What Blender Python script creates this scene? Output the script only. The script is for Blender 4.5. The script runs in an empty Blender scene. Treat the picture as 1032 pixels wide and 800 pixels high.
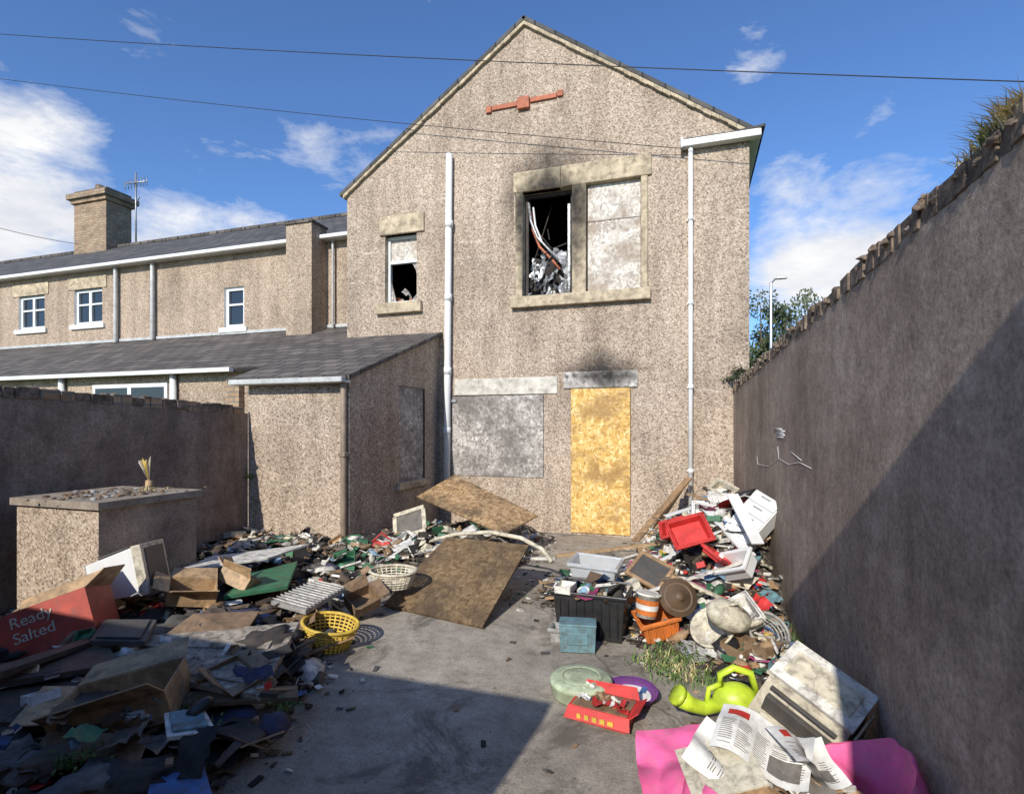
import bpy,bmesh,math,random
from mathutils import Vector,Matrix,Euler,noise
rnd=random.Random(11)
R=math.radians
sc=bpy.context.scene
# ---------- camera ----------
YAW=R(18); FPX=550.0; EYE=1.51
cam=bpy.data.cameras.new("camera"); co=bpy.data.objects.new("camera",cam); sc.collection.objects.link(co)
co.location=(0,0,EYE); co.rotation_euler=(R(90),0,YAW)
cam.sensor_width=36; cam.lens=36*FPX/1032; cam.shift_y=30/1032; cam.clip_end=2000; cam.clip_start=.05
sc.camera=co
sc.view_settings.view_transform='Standard'; sc.view_settings.look='None'; sc.view_settings.exposure=0
S_,C_=math.sin(YAW),math.cos(YAW)
# survey helper: bearing measured on the photo -> point on a real world plane
def P(u,v,x=None,y=None,z=None):
    a=(u-516)/FPX; b=(430-v)/FPX
    d=Vector((-S_+C_*a, C_+S_*a, b))
    if y is not None: t=y/d.y
    elif z is not None: t=(z-EYE)/d.z
    else: t=x/d.x
    return Vector((d.x*t,d.y*t,EYE+d.z*t))
# ---------- materials ----------
def nm(name):
    m=bpy.data.materials.new(name); m.use_nodes=True
    nt=m.node_tree; b=nt.nodes["Principled BSDF"]
    return m,nt,b
def L(nt,a,b): nt.links.new(a,b)
def rgba(c): return (c[0],c[1],c[2],1)
def ramp(nt,fac,stops,interp='LINEAR'):
    r=nt.nodes.new('ShaderNodeValToRGB'); r.color_ramp.interpolation=interp
    e=r.color_ramp.elements
    while len(e)<len(stops): e.new(.5)
    for i,(p,c) in enumerate(stops):
        e[i].position=p; e[i].color=rgba(c) if not isinstance(c,(int,float)) else (c,c,c,1)
    L(nt,fac,r.inputs[0]); return r.outputs[0]
def mix(nt,f,a,b,bt='MIX'):
    m=nt.nodes.new('ShaderNodeMix'); m.data_type='RGBA'; m.blend_type=bt
    for s,i in ((f,0),(a,6),(b,7)):
        if isinstance(s,(int,float)): m.inputs[i].default_value=s if i==0 else (s,s,s,1)
        elif isinstance(s,tuple): m.inputs[i].default_value=rgba(s)
        else: L(nt,s,m.inputs[i])
    return m.outputs[2]
def math_(nt,op,a,b=0,clamp=False):
    m=nt.nodes.new('ShaderNodeMath'); m.operation=op; m.use_clamp=clamp
    for s,i in ((a,0),(b,1)):
        if isinstance(s,(int,float)): m.inputs[i].default_value=s
        else: L(nt,s,m.inputs[i])
    return m.outputs[0]
def coords(nt,scale=(1,1,1),rot=(0,0,0)):
    t=nt.nodes.new('ShaderNodeTexCoord'); mp=nt.nodes.new('ShaderNodeMapping')
    mp.inputs['Scale'].default_value=scale; mp.inputs['Rotation'].default_value=rot
    L(nt,t.outputs['Object'],mp.inputs[0]); return mp.outputs[0]
def nz(nt,vec,scale,detail=5,rough=.6,dist=0):
    n=nt.nodes.new('ShaderNodeTexNoise'); n.inputs['Scale'].default_value=scale
    n.inputs['Detail'].default_value=min(detail,5); n.inputs['Roughness'].default_value=rough
    n.inputs['Distortion'].default_value=dist; L(nt,vec,n.inputs['Vector']); return n.outputs['Fac']
def bump(nt,b,h,st=.4,d=.01):
    n=nt.nodes.new('ShaderNodeBump'); n.inputs['Strength'].default_value=st; n.inputs['Distance'].default_value=d
    L(nt,h,n.inputs['Height']); L(nt,n.outputs[0],b.inputs['Normal'])
def M(name,col,rough=.6,var=.2,s=5,bp=.2,bs=50,dirt=.35,dc=(.085,.065,.045),metal=0,alpha=None):
    m,nt,b=nm(name); v=coords(nt)
    n1=nz(nt,v,s,3)
    lo=tuple(c*(1-var*1.4) for c in col); hi=tuple(min(.9,c*(1+var)) for c in col)
    c=ramp(nt,n1,[(.3,lo),(.7,hi)])
    if dirt>0:
        n2=nz(nt,v,s*1.7,5,.7,.4); f=ramp(nt,n2,[(.46,0),(.68,dirt)])
        c=mix(nt,f,c,dc)
    L(nt,c,b.inputs['Base Color']); b.inputs['Roughness'].default_value=rough; b.inputs['Metallic'].default_value=metal
    if bp>0: bump(nt,b,nz(nt,v,bs,2),bp,.004)
    if alpha: b.inputs['Transmission Weight'].default_value=alpha
    return m
def pebble(name,tint=(1,1,1),ghost=.75,dark=1.0):
    m,nt,b=nm(name); v=coords(nt)
    vo=nt.nodes.new('ShaderNodeTexVoronoi'); vo.inputs['Scale'].default_value=70; L(nt,v,vo.inputs['Vector'])
    sp=nt.nodes.new('ShaderNodeSeparateColor'); L(nt,vo.outputs['Color'],sp.inputs[0])
    c=ramp(nt,sp.outputs[0],[(0,(.18,.135,.105)),(.16,(.29,.235,.19)),(.5,(.43,.36,.295)),(.88,(.52,.445,.37)),(1,(.64,.58,.51))])
    n2=nz(nt,v,26,3,.8)
    c=mix(nt,.55,c,ramp(nt,n2,[(.3,(.6,.58,.56)),(.5,(1,1,1)),(.7,(1.22,1.22,1.22))]),'MULTIPLY')
    st=ramp(nt,nz(nt,v,.9,5,.72),[(.3,(.70,.68,.66)),(.5,(.96,.95,.93)),(.72,(1.08,1.07,1.06))])
    c=mix(nt,1,c,st,'MULTIPLY')
    vs=coords(nt,(3,3,.3)); c=mix(nt,.75,c,ramp(nt,nz(nt,vs,1.5,5,.65),[(.35,(.72,.70,.68)),(.6,(1.05,1.05,1.05))]),'MULTIPLY')
    if ghost>0:
        se=nt.nodes.new('ShaderNodeSeparateXYZ'); L(nt,v,se.inputs[0])
        cb=nt.nodes.new('ShaderNodeCombineXYZ')
        d=math_(nt,'MULTIPLY',nz(nt,v,4,4,.75),.34)
        L(nt,math_(nt,'ADD',math_(nt,'ADD',se.outputs[0],se.outputs[1]),d),cb.inputs[0]); L(nt,math_(nt,'ADD',se.outputs[2],math_(nt,'MULTIPLY',d,.5)),cb.inputs[1])
        br=nt.nodes.new('ShaderNodeTexBrick'); br.inputs['Scale'].default_value=1; br.inputs['Mortar Size'].default_value=.022
        br.inputs['Mortar Smooth'].default_value=.8; br.inputs['Brick Width'].default_value=.5; br.inputs['Row Height'].default_value=.23
        L(nt,cb.outputs[0],br.inputs['Vector'])
        k=ramp(nt,nz(nt,v,1.3,4,.75),[(.5,0),(.62,1)])
        k2=ramp(nt,nz(nt,v,9,4,.8),[(.45,0),(.6,1)])
        f=math_(nt,'MULTIPLY',math_(nt,'MULTIPLY',br.outputs['Fac'],k),k2); f=math_(nt,'MULTIPLY',f,ghost)
        c=mix(nt,f,c,(.68,.61,.52))
    c=mix(nt,1,c,tuple(t*dark for t in tint),'MULTIPLY')
    L(nt,c,b.inputs['Base Color']); b.inputs['Roughness'].default_value=.95
    bump(nt,b,vo.outputs['Distance'],.5,.010); return m
def osb(name,stops,mould=0,mc=(.04,.04,.035),s=26):
    m,nt,b=nm(name); v=coords(nt)
    outs=[]
    for i,(sx,ro) in enumerate((((1,1,.35),.5),((.35,.6,1),-.6),((1,.4,.8),1.2))):
        vv=coords(nt,sx,(ro,ro,ro))
        vo=nt.nodes.new('ShaderNodeTexVoronoi'); vo.inputs['Scale'].default_value=s*(1+.2*i); L(nt,vv,vo.inputs['Vector'])
        sp=nt.nodes.new('ShaderNodeSeparateColor'); L(nt,vo.outputs['Color'],sp.inputs[0]); outs.append(sp.outputs[i])
    k=ramp(nt,nz(nt,v,14,2),[(.49,0),(.51,1)]); k2=ramp(nt,nz(nt,v,9,2),[(.5,0),(.52,1)])
    f=mix(nt,k,outs[0],outs[1]); f=mix(nt,k2,f,outs[2])
    c=ramp(nt,f,stops)
    if mould:
        f=ramp(nt,nz(nt,v,2.2,5,.75),[(.5-mould*.12,0),(.62,.8)]); c=mix(nt,f,c,mc)
        f=ramp(nt,nz(nt,v,38,3,.8),[(.55,0),(.68,.7*mould)]); c=mix(nt,f,c,mc)
    L(nt,c,b.inputs['Base Color']); b.inputs['Roughness'].default_value=.75; bump(nt,b,f,.25,.004); return m
def concrete(name,stops,s=1.2,fine=60,streak=0,bp=.35):
    m,nt,b=nm(name); v=coords(nt)
    c=ramp(nt,nz(nt,v,s,5,.72),stops)
    c=mix(nt,.8,c,ramp(nt,nz(nt,v,fine,4,.8),[(.3,(.5,.49,.48)),(.5,(1,1,1)),(.68,(1.4,1.38,1.35))]),'MULTIPLY')
    c=mix(nt,.8,c,ramp(nt,nz(nt,v,9,5,.75),[(.35,(.7,.68,.66)),(.6,(1.1,1.09,1.08))]),'MULTIPLY')
    if streak:
        vs=coords(nt,(2.2,2.2,.5)); c=mix(nt,streak,c,ramp(nt,nz(nt,vs,1.6,5,.75,.3),[(.36,(.5,.46,.43)),(.62,(1.1,1.09,1.07))]),'MULTIPLY')
    L(nt,c,b.inputs['Base Color']); b.inputs['Roughness'].default_value=.92
    bump(nt,b,nz(nt,v,fine*.7,5,.8),bp,.012); return m
def brickm(name,c1,c2,mo,bw,rh,ms,ax='xz',smooth=.1,bp=.5):
    m,nt,b=nm(name); v=coords(nt); se=nt.nodes.new('ShaderNodeSeparateXYZ'); L(nt,v,se.inputs[0]); cb=nt.nodes.new('ShaderNodeCombineXYZ')
    if ax=='xz':
        L(nt,math_(nt,'ADD',se.outputs[0],se.outputs[1]),cb.inputs[0]); L(nt,se.outputs[2],cb.inputs[1])
    else:
        L(nt,se.outputs[0],cb.inputs[0]); L(nt,se.outputs[1],cb.inputs[1])
    br=nt.nodes.new('ShaderNodeTexBrick'); br.inputs['Scale'].default_value=1; br.inputs['Mortar Size'].default_value=ms; br.inputs['Mortar Smooth'].default_value=smooth
    br.inputs['Brick Width'].default_value=bw; br.inputs['Row Height'].default_value=rh
    br.inputs['Color1'].default_value=rgba(c1); br.inputs['Color2'].default_value=rgba(c2); br.inputs['Mortar'].default_value=rgba(mo)
    L(nt,cb.outputs[0],br.inputs['Vector'])
    c=mix(nt,.8,br.outputs['Color'],ramp(nt,nz(nt,v,3,5,.75),[(.3,(.55,.55,.55)),(.7,(1.35,1.3,1.22))]),'MULTIPLY')
    L(nt,c,b.inputs['Base Color']); b.inputs['Roughness'].default_value=.85
    bump(nt,b,math_(nt,'SUBTRACT',1,br.outputs['Fac']),bp,.01); return m

m_peb=pebble("pebbledash",(1.0,.95,.895),.62,1.04)
m_peb2=pebble("pebbledash_extension",(1.0,.945,.885),.7,1.0)
m_peb3=pebble("pebbledash_terrace",(1.0,.93,.85),.1,1.0)
m_stone=M("sandstone",(.50,.41,.28),.9,.25,6,.4,30,.8,(.15,.11,.078))
m_stoneg=M("painted_lintel",(.60,.56,.48),.9,.15,5,.4,30,.7,(.2,.17,.14))
m_soot=M("sooty_lintel",(.50,.46,.41),.9,.3,7,.4,30,.95,(.04,.037,.035))
m_osby=osb("osb_board",[(0,(.42,.22,.05)),(.3,(.60,.37,.10)),(.7,(.70,.47,.16)),(1,(.80,.61,.30))],.12,(.3,.17,.06))
m_osbg=osb("weathered_board",[(0,(.22,.19,.17)),(.4,(.40,.36,.32)),(.8,(.54,.50,.45)),(1,(.70,.66,.6))],.9,(.11,.095,.085),24)
m_osbw=osb("weathered_pale_board",[(0,(.34,.30,.26)),(.4,(.55,.50,.43)),(1,(.75,.70,.62))],.5,(.27,.2,.14),24)
m_osbb=osb("brown_board",[(0,(.20,.12,.055)),(.5,(.36,.225,.11)),(1,(.52,.36,.2))],.25,(.10,.07,.04))
m_ply=osb("dark_plywood",[(0,(.12,.07,.03)),(.5,(.20,.13,.06)),(1,(.28,.19,.10))],.8,(.06,.04,.025),30)
m_white=M("white_plastic",(.72,.72,.70),.45,.06,3,.05,50,.25,(.3,.27,.23))
m_upvc=M("white_upvc",(.74,.74,.72),.4,.06,2,0,50,.25,(.4,.37,.32))
m_pipeb=M("brown_pipe",(.28,.21,.15),.6)
m_black=M("charred",(.012,.011,.010),.9,.3,5,.4,30,0)
m_glass,nt,b=nm("window_glass"); b.inputs['Base Color'].default_value=(.02,.025,.03,1); b.inputs['Roughness'].default_value=.05; b.inputs['Specular IOR Level'].default_value=.8
m_gutter=M("gutter_grey",(.50,.50,.48),.5,.1)
m_slate=brickm("slate",(.062,.060,.060),(.125,.118,.113),(.025,.025,.025),.3,.2,.014,'xy')
m_slate2=brickm("slate_weathered",(.075,.066,.06),(.15,.13,.115),(.03,.027,.025),.3,.2,.014,'xy')
m_brick=brickm("old_brick",(.30,.19,.11),(.42,.30,.19),(.2,.18,.15),.22,.075,.012)
m_cop=M("coping_brick",(.21,.155,.11),.95,.5,14,.9,35,.8,(.06,.048,.038))
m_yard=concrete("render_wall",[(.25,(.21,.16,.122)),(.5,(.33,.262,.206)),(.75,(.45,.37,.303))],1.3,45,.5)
m_yard_shaded=concrete("render_wall_shaded",[(.25,(.17,.128,.094)),(.5,(.26,.2,.155)),(.75,(.37,.30,.243))],1.4,45,.6)  # darker copy of the wall render, left wall's shade put into the colour
m_terra=M("terracotta",(.46,.15,.08),.8,.2,8,.2,40,.45)
m_grass=M("grass",(.09,.13,.035),.9,.4,.3,0)
m_blade=M("weed_leaf",(.11,.18,.04),.7,.4,6,0,10,0)
m_dry=M("dry_grass",(.62,.52,.26),.8,.2,6,0,10,0)
m_leaf=M("leaf",(.08,.105,.04),.7,.5,1.2,0,10,0)
m_bark=M("bark",(.1,.075,.055),.9)
m_cable=M("cable",(.02,.02,.02),.6,dirt=0)
m_metal=M("galvanised",(.4,.41,.42),.4,metal=.6)
# yard floor
m_floor,nt,b=nm("yard_concrete"); v=coords(nt)
c=ramp(nt,nz(nt,v,.9,5,.7),[(.3,(.22,.19,.155)),(.5,(.33,.29,.24)),(.7,(.44,.395,.33))])
c=mix(nt,.85,c,ramp(nt,nz(nt,v,75,4,.85),[(.3,(.5,.49,.48)),(.5,(1,1,1)),(.66,(1.4,1.38,1.34))]),'MULTIPLY')
c=mix(nt,.85,c,ramp(nt,nz(nt,v,7,5,.75),[(.35,(.68,.67,.65)),(.62,(1.12,1.11,1.1))]),'MULTIPLY')
c=mix(nt,ramp(nt,nz(nt,v,1.5,5,.8,.8),[(.52,0),(.63,.78)]),c,(.10,.085,.068))
c=mix(nt,ramp(nt,nz(nt,v,18,4,.7),[(.62,0),(.68,.65)]),c,(.08,.066,.052))
vo=nt.nodes.new('ShaderNodeTexVoronoi'); vo.feature='DISTANCE_TO_EDGE'; vo.inputs['Scale'].default_value=.28
vd=nt.nodes.new('ShaderNodeVectorMath'); vd.operation='ADD'
nn=nt.nodes.new('ShaderNodeTexNoise'); nn.inputs['Scale'].default_value=3; nn.inputs['Detail'].default_value=6; L(nt,v,nn.inputs['Vector'])
sv=nt.nodes.new('ShaderNodeVectorMath'); sv.operation='SCALE'; sv.inputs['Scale'].default_value=.35; L(nt,nn.outputs['Color'],sv.inputs[0])
L(nt,v,vd.inputs[0]); L(nt,sv.outputs[0],vd.inputs[1]); L(nt,vd.outputs[0],vo.inputs['Vector'])
c=mix(nt,ramp(nt,vo.outputs['Distance'],[(0,.7),(.004,0)]),c,(.07,.06,.05))
L(nt,c,b.inputs['Base Color']); b.inputs['Roughness'].default_value=.85; bump(nt,b,nz(nt,v,60,5,.8),.45,.008)
m_heap,nt,b=nm("dirty_debris"); v=coords(nt)
vo=nt.nodes.new('ShaderNodeTexVoronoi'); vo.inputs['Scale'].default_value=30; L(nt,v,vo.inputs['Vector'])
sp=nt.nodes.new('ShaderNodeSeparateColor'); L(nt,vo.outputs['Color'],sp.inputs[0])
c=ramp(nt,sp.outputs[0],[(0,(.03,.025,.02)),(.35,(.07,.055,.04)),(.6,(.10,.08,.06)),(.85,(.17,.135,.10)),(.95,(.36,.32,.27)),(1,(.12,.11,.10))])
c=mix(nt,.8,c,ramp(nt,nz(nt,v,25,5,.8),[(.3,(.4,.4,.4)),(.7,(1.3,1.25,1.2))]),'MULTIPLY')
L(nt,c,b.inputs['Base Color']); b.inputs['Roughness'].default_value=.95; bump(nt,b,nz(nt,v,30,5,.8),.9,.03)

# ---------- mesh builder ----------
class MB:
    def __init__(s): s.bm=bmesh.new(); s.mats=[]
    def mi(s,m):
        if m not in s.mats: s.mats.append(m)
        return s.mats.index(m)
    def faces(s,vs,fs,mat,smooth=False):
        i=s.mi(mat); bv=[s.bm.verts.new(v) for v in vs]
        for f in fs:
            try:
                fc=s.bm.faces.new([bv[k] for k in f]); fc.material_index=i; fc.smooth=smooth
            except ValueError: pass
    def hexa(s,p,mat):
        s.faces(p,[(3,2,1,0),(4,5,6,7),(0,1,5,4),(1,2,6,5),(2,3,7,6),(3,0,4,7)],mat)
    def box(s,c,d,mat,mx=None,taper=1):
        x,y,z=d[0]/2,d[1]/2,d[2]/2; t=taper
        p=[(-x,-y,-z),(x,-y,-z),(x,y,-z),(-x,y,-z),(-x*t,-y*t,z),(x*t,-y*t,z),(x*t,y*t,z),(-x*t,y*t,z)]
        p=[Vector(q) for q in p]
        if mx is not None: p=[mx@q for q in p]
        s.hexa([q+Vector(c) for q in p],mat)
    def bb(s,x0,x1,y0,y1,z0,z1,mat): s.box(((x0+x1)/2,(y0+y1)/2,(z0+z1)/2),(x1-x0,y1-y0,z1-z0),mat)
    def slab(s,pts,t,mat):
        p=[Vector(q) for q in pts]; n=(p[1]-p[0]).cross(p[-1]-p[0]).normalized()
        if n.z<0 : n=-n; p=p[::-1]
        k=len(p); vs=[q-n*t for q in p]+p
        s.faces(vs,[tuple(range(k))[::-1],tuple(range(k,2*k))]+[(i,(i+1)%k,k+(i+1)%k,k+i) for i in range(k)],mat)
    def poly(s,pts,mat): s.faces(pts,[tuple(range(len(pts)))],mat)
    def tube(s,pts,r,mat,n=8,cap=True):
        pts=[Vector(p) for p in pts]; rs=r if isinstance(r,(list,tuple)) else [r]*len(pts)
        vs=[];fs=[]; up=Vector((0,0,1))
        for i,p in enumerate(pts):
            d=(pts[min(i+1,len(pts)-1)]-pts[max(i-1,0)]).normalized()
            a=d.cross(up)
            if a.length<.05: a=d.cross(Vector((0,1,0)))
            a.normalize(); bq=a.cross(d)
            for k in range(n):
                t=2*math.pi*k/n; vs.append(p+(a*math.cos(t)+bq*math.sin(t))*rs[i])
        for i in range(len(pts)-1):
            for k in range(n): fs.append((i*n+k,i*n+(k+1)%n,(i+1)*n+(k+1)%n,(i+1)*n+k))
        if cap: fs.append(tuple(range(n))[::-1]); fs.append(tuple((len(pts)-1)*n+k for k in range(n)))
        s.faces(vs,fs,mat,True)
    def lathe(s,prof,mat,n=24,mx=Matrix(),sx=1,sy=1):
        vs=[];fs=[]
        for (r,z) in prof:
            for k in range(n):
                t=2*math.pi*k/n; vs.append(mx@Vector((r*math.cos(t)*sx,r*math.sin(t)*sy,z)))
        for i in range(len(prof)-1):
            for k in range(n): fs.append((i*n+k,i*n+(k+1)%n,(i+1)*n+(k+1)%n,(i+1)*n+k))
        s.faces(vs,fs,mat,True)
    def disc(s,r,z,mat,n=24,mx=Matrix(),sx=1,sy=1):
        s.faces([mx@Vector((r*math.cos(2*math.pi*k/n)*sx,r*math.sin(2*math.pi*k/n)*sy,z)) for k in range(n)],[tuple(range(n))],mat)
    def surf(s,fn,nu,nv,mat,smooth=True):
        vs=[fn(i/nu,j/nv) for j in range(nv+1) for i in range(nu+1)]
        s.faces(vs,[(j*(nu+1)+i,j*(nu+1)+i+1,(j+1)*(nu+1)+i+1,(j+1)*(nu+1)+i) for j in range(nv) for i in range(nu)],mat,smooth)
    def sheet(s,w,h,mat,mx,amp=.03,n=8,freq=6,seed=None,curl=0,smooth=True):
        seed=rnd.random()*100 if seed is None else seed; vs=[];fs=[]
        for j in range(n+1):
            for i in range(n+1):
                x=(i/n-.5)*w; y=(j/n-.5)*h
                e=1+.15*noise.noise(Vector((x*9,y*9,seed+5)))
                q=Vector((x*freq,y*freq,seed))
                z=amp*(abs(noise.noise(q))*2-.3)+amp*.5*noise.noise(q*2.3)+curl*(x*x+y*y)
                vs.append(mx@Vector((x*e,y*e,z)))
        for j in range(n):
            for i in range(n):
                a=j*(n+1)+i; fs.append((a,a+1,a+n+2,a+n+1))
        s.faces(vs,fs,mat,smooth)
    def blob(s,mx,mat,amp=.25,sub=2,freq=2.0):
        t=bmesh.new(); bmesh.ops.create_icosphere(t,subdivisions=sub,radius=1); sd=rnd.random()*50
        t.verts.ensure_lookup_table()
        vs=[]
        for v_ in t.verts:
            q=v_.co*(1+amp*(abs(noise.noise(v_.co*freq+Vector((sd,0,0))))*2-.5)); vs.append(mx@q)
        s.faces(vs,[tuple(v_.index for v_ in f.verts) for f in t.faces],mat,True); t.free()
    def done(s,name,loc=(0,0,0),rot=(0,0,0),parent=None,bevel=0):
        me=bpy.data.meshes.new(name); s.bm.normal_update(); s.bm.to_mesh(me); s.bm.free()
        for m in s.mats: me.materials.append(m)
        o=bpy.data.objects.new(name,me); sc.collection.objects.link(o); o.location=loc; o.rotation_euler=rot
        if parent: o.parent=parent
        if bevel:
            md=o.modifiers.new("b",'BEVEL'); md.width=bevel; md.segments=2; md.limit_method='ANGLE'
        return o
def empty(name):
    o=bpy.data.objects.new(name,None); sc.collection.objects.link(o); return o
def mxf(loc,rot=(0,0,0),scl=(1,1,1)):
    return Matrix.Translation(Vector(loc))@Euler(rot).to_matrix().to_4x4()@Matrix.Diagonal((*scl,1))
def tor(n): return math.pi*2*rnd.random()

# ---------- world & sun ----------
EL=R(31); AZ=R(5)
d=Vector((math.sin(AZ)*math.cos(EL),math.cos(AZ)*math.cos(EL),-math.sin(EL)))
sl=bpy.data.lights.new("sun",'SUN'); sl.energy=5.0; sl.angle=R(.5); sl.color=(1,.95,.86)
so=bpy.data.objects.new("sun",sl); sc.collection.objects.link(so); so.rotation_euler=d.to_track_quat('-Z','Y').to_euler()
w=bpy.data.worlds.new("World"); sc.world=w; w.use_nodes=True; nt=w.node_tree
bg=nt.nodes['Background']; bg.inputs['Strength'].default_value=.145
sky=nt.nodes.new('ShaderNodeTexSky'); sky.sky_type='NISHITA'; sky.sun_disc=False; sky.sun_elevation=EL; sky.sun_rotation=R(185)
sky.dust_density=.5; sky.ozone_density=2.0; sky.air_density=1.0
tc=nt.nodes.new('ShaderNodeTexCoord'); mp=nt.nodes.new('ShaderNodeMapping'); mp.inputs['Scale'].default_value=(1,1,2.4); L(nt,tc.outputs['Generated'],mp.inputs[0])
n1=nz(nt,mp.outputs[0],5.5,5,.66,.35)
def cdir(u,v): 
    return (P(u,v,y=10)-Vector((0,0,EYE))).normalized()
mask=None
for (u,v_,rad,amt) in ((-25,200,11,1.0),(40,225,7,.85),(845,272,10,1.0),(905,240,7,.6),(325,160,5,.5),(370,155,5,.5),(800,190,5,.5),(230,195,6,.5),(760,50,3,.40),(900,160,5,.4),(145,38,4,.5),(180,235,6,.8),(250,225,5,.6)):
    dp=nt.nodes.new('ShaderNodeVectorMath'); dp.operation='DOT_PRODUCT'; L(nt,tc.outputs['Generated'],dp.inputs[0]); dp.inputs[1].default_value=cdir(u,v_)
    mr=nt.nodes.new('ShaderNodeMapRange'); mr.inputs[1].default_value=math.cos(R(rad)); mr.inputs[2].default_value=1; mr.inputs[4].default_value=amt
    L(nt,dp.outputs['Value'],mr.inputs[0])
    mask=mr.outputs[0] if mask is None else math_(nt,'MAXIMUM',mask,mr.outputs[0])
n3=nz(nt,mp.outputs[0],19,5,.7,.5)
f=math_(nt,'ADD',math_(nt,'ADD',math_(nt,'MULTIPLY',n1,.75),math_(nt,'MULTIPLY',n3,.17)),math_(nt,'MULTIPLY',mask,.42))
f=ramp(nt,f,[(.59,0),(.72,.45),(.86,1)])
tint=mix(nt,1,sky.outputs[0],(.66,.90,1.24),'MULTIPLY')
ccol=mix(nt,ramp(nt,nz(nt,mp.outputs[0],7,5),[(.35,0),(.65,1)]),(5.2,5.4,5.9),(7.0,7.0,7.0))
L(nt,mix(nt,f,tint,ccol),bg.inputs[0])

# ---------- ground ----------
g=MB(); g.poly([(-400,-400,-.004),(400,-400,-.004),(400,400,-.004),(-400,400,-.004)],m_grass); g.done("ground")
g=MB(); g.poly([(-5.04,-6,0),(1.3,-6,0),(1.3,7.58,0),(-5.04,7.58,0)],m_floor); g.done("yard_floor")

# ---------- main house ----------
YF=7.58; HX0,HX1,HE,HA,HAX=-5.27,.73,5.28,7.36,-2.27
def FX(u): return P(u,400,y=YF).x
def FZ(u,v): return P(u,v,y=YF).z
house=empty("derelict_house")
def whole(mb,x0,x1,z0,z1,y,holes,dep,mat,rm):
    xs=sorted({x0,x1,*[h[0] for h in holes],*[h[1] for h in holes]}); zs=sorted({z0,z1,*[h[2] for h in holes],*[h[3] for h in holes]})
    for i in range(len(xs)-1):
        for j in range(len(zs)-1):
            cx=(xs[i]+xs[i+1])/2; cz=(zs[j]+zs[j+1])/2
            if any(h[0]<cx<h[1] and h[2]<cz<h[3] for h in holes): continue
            mb.poly([(xs[i],y,zs[j]),(xs[i+1],y,zs[j]),(xs[i+1],y,zs[j+1]),(xs[i],y,zs[j+1])],mat)
    for (a,b_,c_,e) in holes:
        Y=y+dep
        mb.poly([(a,y,c_),(a,Y,c_),(a,Y,e),(a,y,e)],rm); mb.poly([(b_,y,c_),(b_,y,e),(b_,Y,e),(b_,Y,c_)],rm)
        mb.poly([(a,y,e),(a,Y,e),(b_,Y,e),(b_,y,e)],rm); mb.poly([(a,y,c_),(b_,y,c_),(b_,Y,c_),(a,Y,c_)],rm)
wS=(FX(388),FX(420),FZ(404,305),FZ(404,236))
wL=(FX(527),FX(577),FZ(552,298),FZ(552,191))
wR=(FX(591),FX(646),FZ(618,293),FZ(618,182))
dr=(FX(575.5),FX(635.5),0.02,FZ(605,391))
bL=(FX(456),FX(548),FZ(502,480),FZ(502,398))
mb=MB(); whole(mb,HX0,HX1,0,HE,YF,[wS,wL,wR,dr,bL],.22,m_peb,m_stone)
mb.poly([(HX0,YF,HE),(HX1,YF,HE),(HAX,YF,HA)],m_peb)
mb.poly([(HX0,14,0),(HX0,YF,0),(HX0,YF,HE),(HX0,14,HE)],m_peb); mb.poly([(HX1,YF,0),(HX1,14,0),(HX1,14,HE),(HX1,YF,HE)],m_peb)
mb.poly([(HX0,14,0),(HX0,14,HE),(HAX,14,HA),(HX1,14,HE),(HX1,14,0)],m_peb)
mb.done("walls",parent=house)
mb=MB()
for (a,b_,c_,e,dp) in ((wL[0]-.8,wR[1]+.3,wL[2]-.5,wL[3]+.4,2.6),(wS[0]-.2,wS[1]+.6,wS[2]-.5,wS[3]+.4,2.0)):
    y0=YF+.22; y1=YF+dp
    mb.poly([(a,y1,c_),(b_,y1,c_),(b_,y1,e),(a,y1,e)],m_black); mb.poly([(a,y0,c_),(a,y1,c_),(a,y1,e),(a,y0,e)],m_black)
    mb.poly([(b_,y0,c_),(b_,y1,c_),(b_,y1,e),(b_,y0,e)],m_black); mb.poly([(a,y0,e),(b_,y0,e),(b_,y1,e),(a,y1,e)],m_black); mb.poly([(a,y0,c_),(b_,y0,c_),(b_,y1,c_),(a,y1,c_)],m_black)
mb.done("burnt_room",parent=house)
mb=MB(); rise=HA-HE; half=3.0; sl_=rise/half
for sgn in (-1,1):
    xo=HAX+sgn*(half+.12); zo=HE-.12*sl_
    mb.slab([(HAX,YF-.06,HA+.07),(xo,YF-.06,zo+.07),(xo,14.1,zo+.07),(HAX,14.1,HA+.07)],.05,m_slate)
mb.done("roof",parent=house)
mb=MB()
for sgn in (-1,1):
    xo=HAX+sgn*(half+.05); zo=HE-.05*sl_
    a=Vector((HAX,YF-.05,HA+.012)); b_=Vector((xo,YF-.05,zo+.012))
    n_=30
    for i in range(n_):
        p=a.lerp(b_,i/n_); q=a.lerp(b_,(i+.97)/n_); dz=Vector((0,0,-.05-rnd.random()*.02)); dy=Vector((0,.06,0))
        mb.hexa([p+dz,q+dz,q+dz+dy,p+dz+dy,p,q,q+dy,p+dy],m_stone)
mb.done("verge_pointing",parent=house)
mb=MB(); zg=5.16
mb.bb(FX(688),.86,YF-.13,YF-.01,zg,zg+.09,m_upvc); mb.bb(FX(690),.84,YF-.115,YF-.02,zg+.092,zg+.11,m_slate)
mb.bb(.735,.86,YF-.01,14,zg+.02,zg+.12,m_upvc)
mb.bb(FX(686),FX(688)+.01,YF-.14,YF-.01,zg-.02,zg+.12,m_metal)
mb.done("gutter",parent=house,bevel=.01)
mb=MB()
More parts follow.
